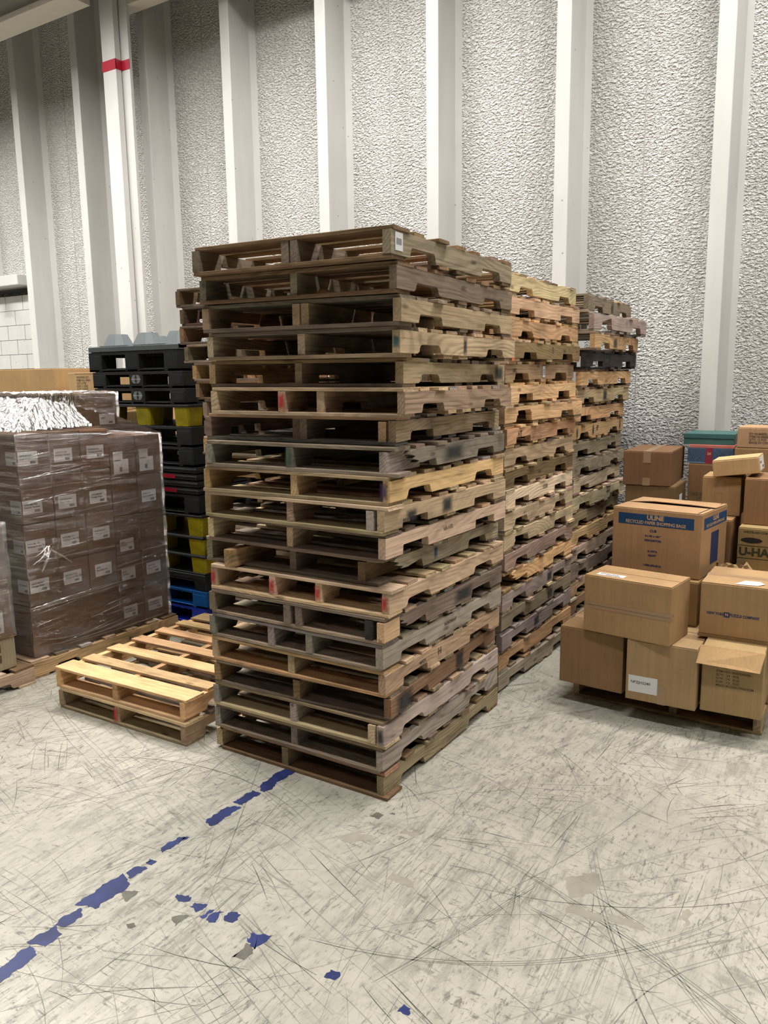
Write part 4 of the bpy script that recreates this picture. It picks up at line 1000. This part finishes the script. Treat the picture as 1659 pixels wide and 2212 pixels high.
ragged(G1, 'bare_patch', DARKSTAIN, .0005, parent=fl, seed=5, jag=.008)
G2 = [[(-.93,2.66),(-.87,2.74),(-.83,2.76),(-.80,2.70),(-.83,2.60),(-.87,2.56)], strip(-.86,-.74,2.49,2.53,0), strip(-.72,-.60,2.52,2.555,0), [(-.52,2.66),(-.50,2.72),(-.47,2.71),(-.48,2.63)], [(-1.84,2.44),(-1.78,2.49),(-1.70,2.53),(-1.69,2.50),(-1.76,2.43)], strip(-1.50,-1.40,2.31,2.35,0), strip(-1.62,-1.55,2.60,2.64)]
ragged(G2, 'bare_patch', GREYPATCH, .0004, parent=fl, seed=6, jag=.009)
G3 = [[(-1.80,2.64),(-1.79,2.68),(-1.75,2.68),(-1.75,2.64)], [(-1.735,2.70),(-1.73,2.72),(-1.71,2.72),(-1.71,2.70)], [(-2.14,1.62),(-2.12,1.64),(-2.10,1.63),(-2.11,1.61)]]
ragged(G3, 'dark_spot', DARKSTAIN, .0006, parent=fl, seed=9, jag=.006)

# scratches scored into the floor paint: one uncountable surface of fine marks
SCR1 = plain('light_scratch', (.30,.28,.235), .8, vary=.5); SCR2 = plain('dark_scratch', (.15,.135,.11), .8, vary=.5)
R = random.Random(21); sm = MB()
def scratch(x, y, a, L_, w, mi, curve=0., z=.0003):
    n = max(3, int(L_/.12)); v = []
    for i in range(n+1):
        t = i/n; aa = a+curve*t
        if i: x += L_/n*cos(aa); y += L_/n*sin(aa)
        ww = w*(.35+.65*sin(pi*min(.98, max(.02, t))))*R.uniform(.6, 1.2)
        v += [(x-sin(aa)*ww/2, y+cos(aa)*ww/2, z), (x+sin(aa)*ww/2, y-cos(aa)*ww/2, z)]
    sm.add(v, [(2*i, 2*i+1, 2*i+3, 2*i+2) for i in range(n)], mi)
for k in range(150):
    cx, cy = R.uniform(-4.6, .9), R.uniform(.9, 4.4); ca = R.choice([1.5, 1.45, 1.7, 1.2, .3, -.2, 2.4, .8, 2.0])+R.gauss(0, .2)
    if cx < -2.6 and cy > 2.6: cy -= 1.7
    for j in range(R.randint(2, 13)):
        scratch(cx+R.gauss(0, .09), cy+R.gauss(0, .09), ca+R.gauss(0, .09), R.uniform(.05, .42), R.uniform(.0012, .0038), R.choice([0, 0, 1]), R.gauss(0, .15))
for k in range(330):
    scratch(R.uniform(-4.6, .9), R.uniform(.9, 4.3), R.uniform(0, pi), R.uniform(.03, .55), R.uniform(.001, .003), R.choice([0, 0, 1]), R.gauss(0, .4))
for k in range(34):
    scratch(R.uniform(-3.6, .5), R.uniform(1., 3.4), R.uniform(-.6, 2.4), R.uniform(.7, 2.2), R.uniform(.002, .005), R.choice([0, 0, 1]), R.uniform(-1.3, 1.3))
for (x, y, a, L_, c_) in ((-1.2,2.65,-.25,1.3,-.3),(-1.55,1.9,.15,1.5,.9),(-1.25,1.85,1.2,.8,.1),(-.9,2.9,-1.2,1.2,.3),(-.55,2.5,-.9,1.2,.5)):
    for j in range(3): scratch(x+R.gauss(0,.012), y+R.gauss(0,.012), a+R.gauss(0,.01), L_, .004, 0, c_)
so = sm.build('floor_scratches', [SCR1, SCR2], fl, fix=False); so['kind'] = 'stuff'

# ------------------------------------------------------------------ light: rows of high-bay fixtures above the frame, plus one added fill lamp
LCOL = (1., .97, .925)
def bay(x, y, z, power, sx=1.2, sy=.35, spread=120, col=LCOL):
    l = D.lights.new('high_bay_and_fill_light', 'AREA'); l.shape = 'RECTANGLE'; l.size = sx; l.size_y = sy; l.energy = power; l.color = col; l.spread = math.radians(spread)
    o = D.objects.new('high_bay_and_fill_light', l); COL.objects.link(o); o.location = (x, y, z); return o
for x, y, p in ((-12., 3.7, 330), (-8.6, 3.7, 260), (-6.1, 4.1, 130), (-4.0, 4.95, 190), (-.4, 5.1, 190), (3.6, 5.1, 120)): bay(x, y, 6.6, p, 2.2, .4, 142)  # lamp just left of centre is added to brighten the dim left wall
for x, p in ((-9., 65), (-5., 70), (-1., 105), (3., 100)): bay(x, 1.6, 7.1, p, 2.2, .4, 140)
for x, p in ((-6., 35), (0., 60)): bay(x, -3.5, 7.2, p, 2.2, .4, 150)

w = D.worlds.new('world'); SC.world = w; w.use_nodes = True; w.node_tree.nodes['Background'].inputs[0].default_value = (.02,.02,.02,1)

# ------------------------------------------------------------------ camera
F, TH, RO, PSI, CH = 1732.94, .1689, -.0142, .5726, 1.8755
f_ = Vector((-sin(PSI)*cos(TH), cos(PSI)*cos(TH), -sin(TH))); r0 = Vector((cos(PSI), sin(PSI), 0)); u0 = r0.cross(f_)
rr = r0*cos(RO)+u0*sin(RO); uu = -r0*sin(RO)+u0*cos(RO)
cam = D.cameras.new('camera'); co = D.objects.new('camera', cam); COL.objects.link(co)
co.matrix_world = Matrix(((rr.x, uu.x, -f_.x, 0), (rr.y, uu.y, -f_.y, 0), (rr.z, uu.z, -f_.z, CH), (0, 0, 0, 1)))
cam.sensor_fit = 'VERTICAL'; cam.sensor_height = 24; cam.lens = F*24/2212; cam.clip_start = .05
SC.camera = co
SC.view_settings.view_transform = 'Standard'; SC.view_settings.look = 'None'; SC.view_settings.gamma = 1; SC.view_settings.exposure = 0.0; SC.view_settings.use_curve_mapping = False
SC.cycles.max_bounces = 6; SC.cycles.diffuse_bounces = 2; SC.cycles.glossy_bounces = 2; SC.cycles.transparent_max_bounces = 8; SC.cycles.transmission_bounces = 2
SC.cycles.use_denoising = True; SC.cycles.use_adaptive_sampling = True; SC.cycles.adaptive_threshold = .05; SC.cycles.adaptive_min_samples = 12; SC.cycles.sample_clamp_indirect = 4.
SC.cycles.caustics_reflective = False; SC.cycles.caustics_refractive = False
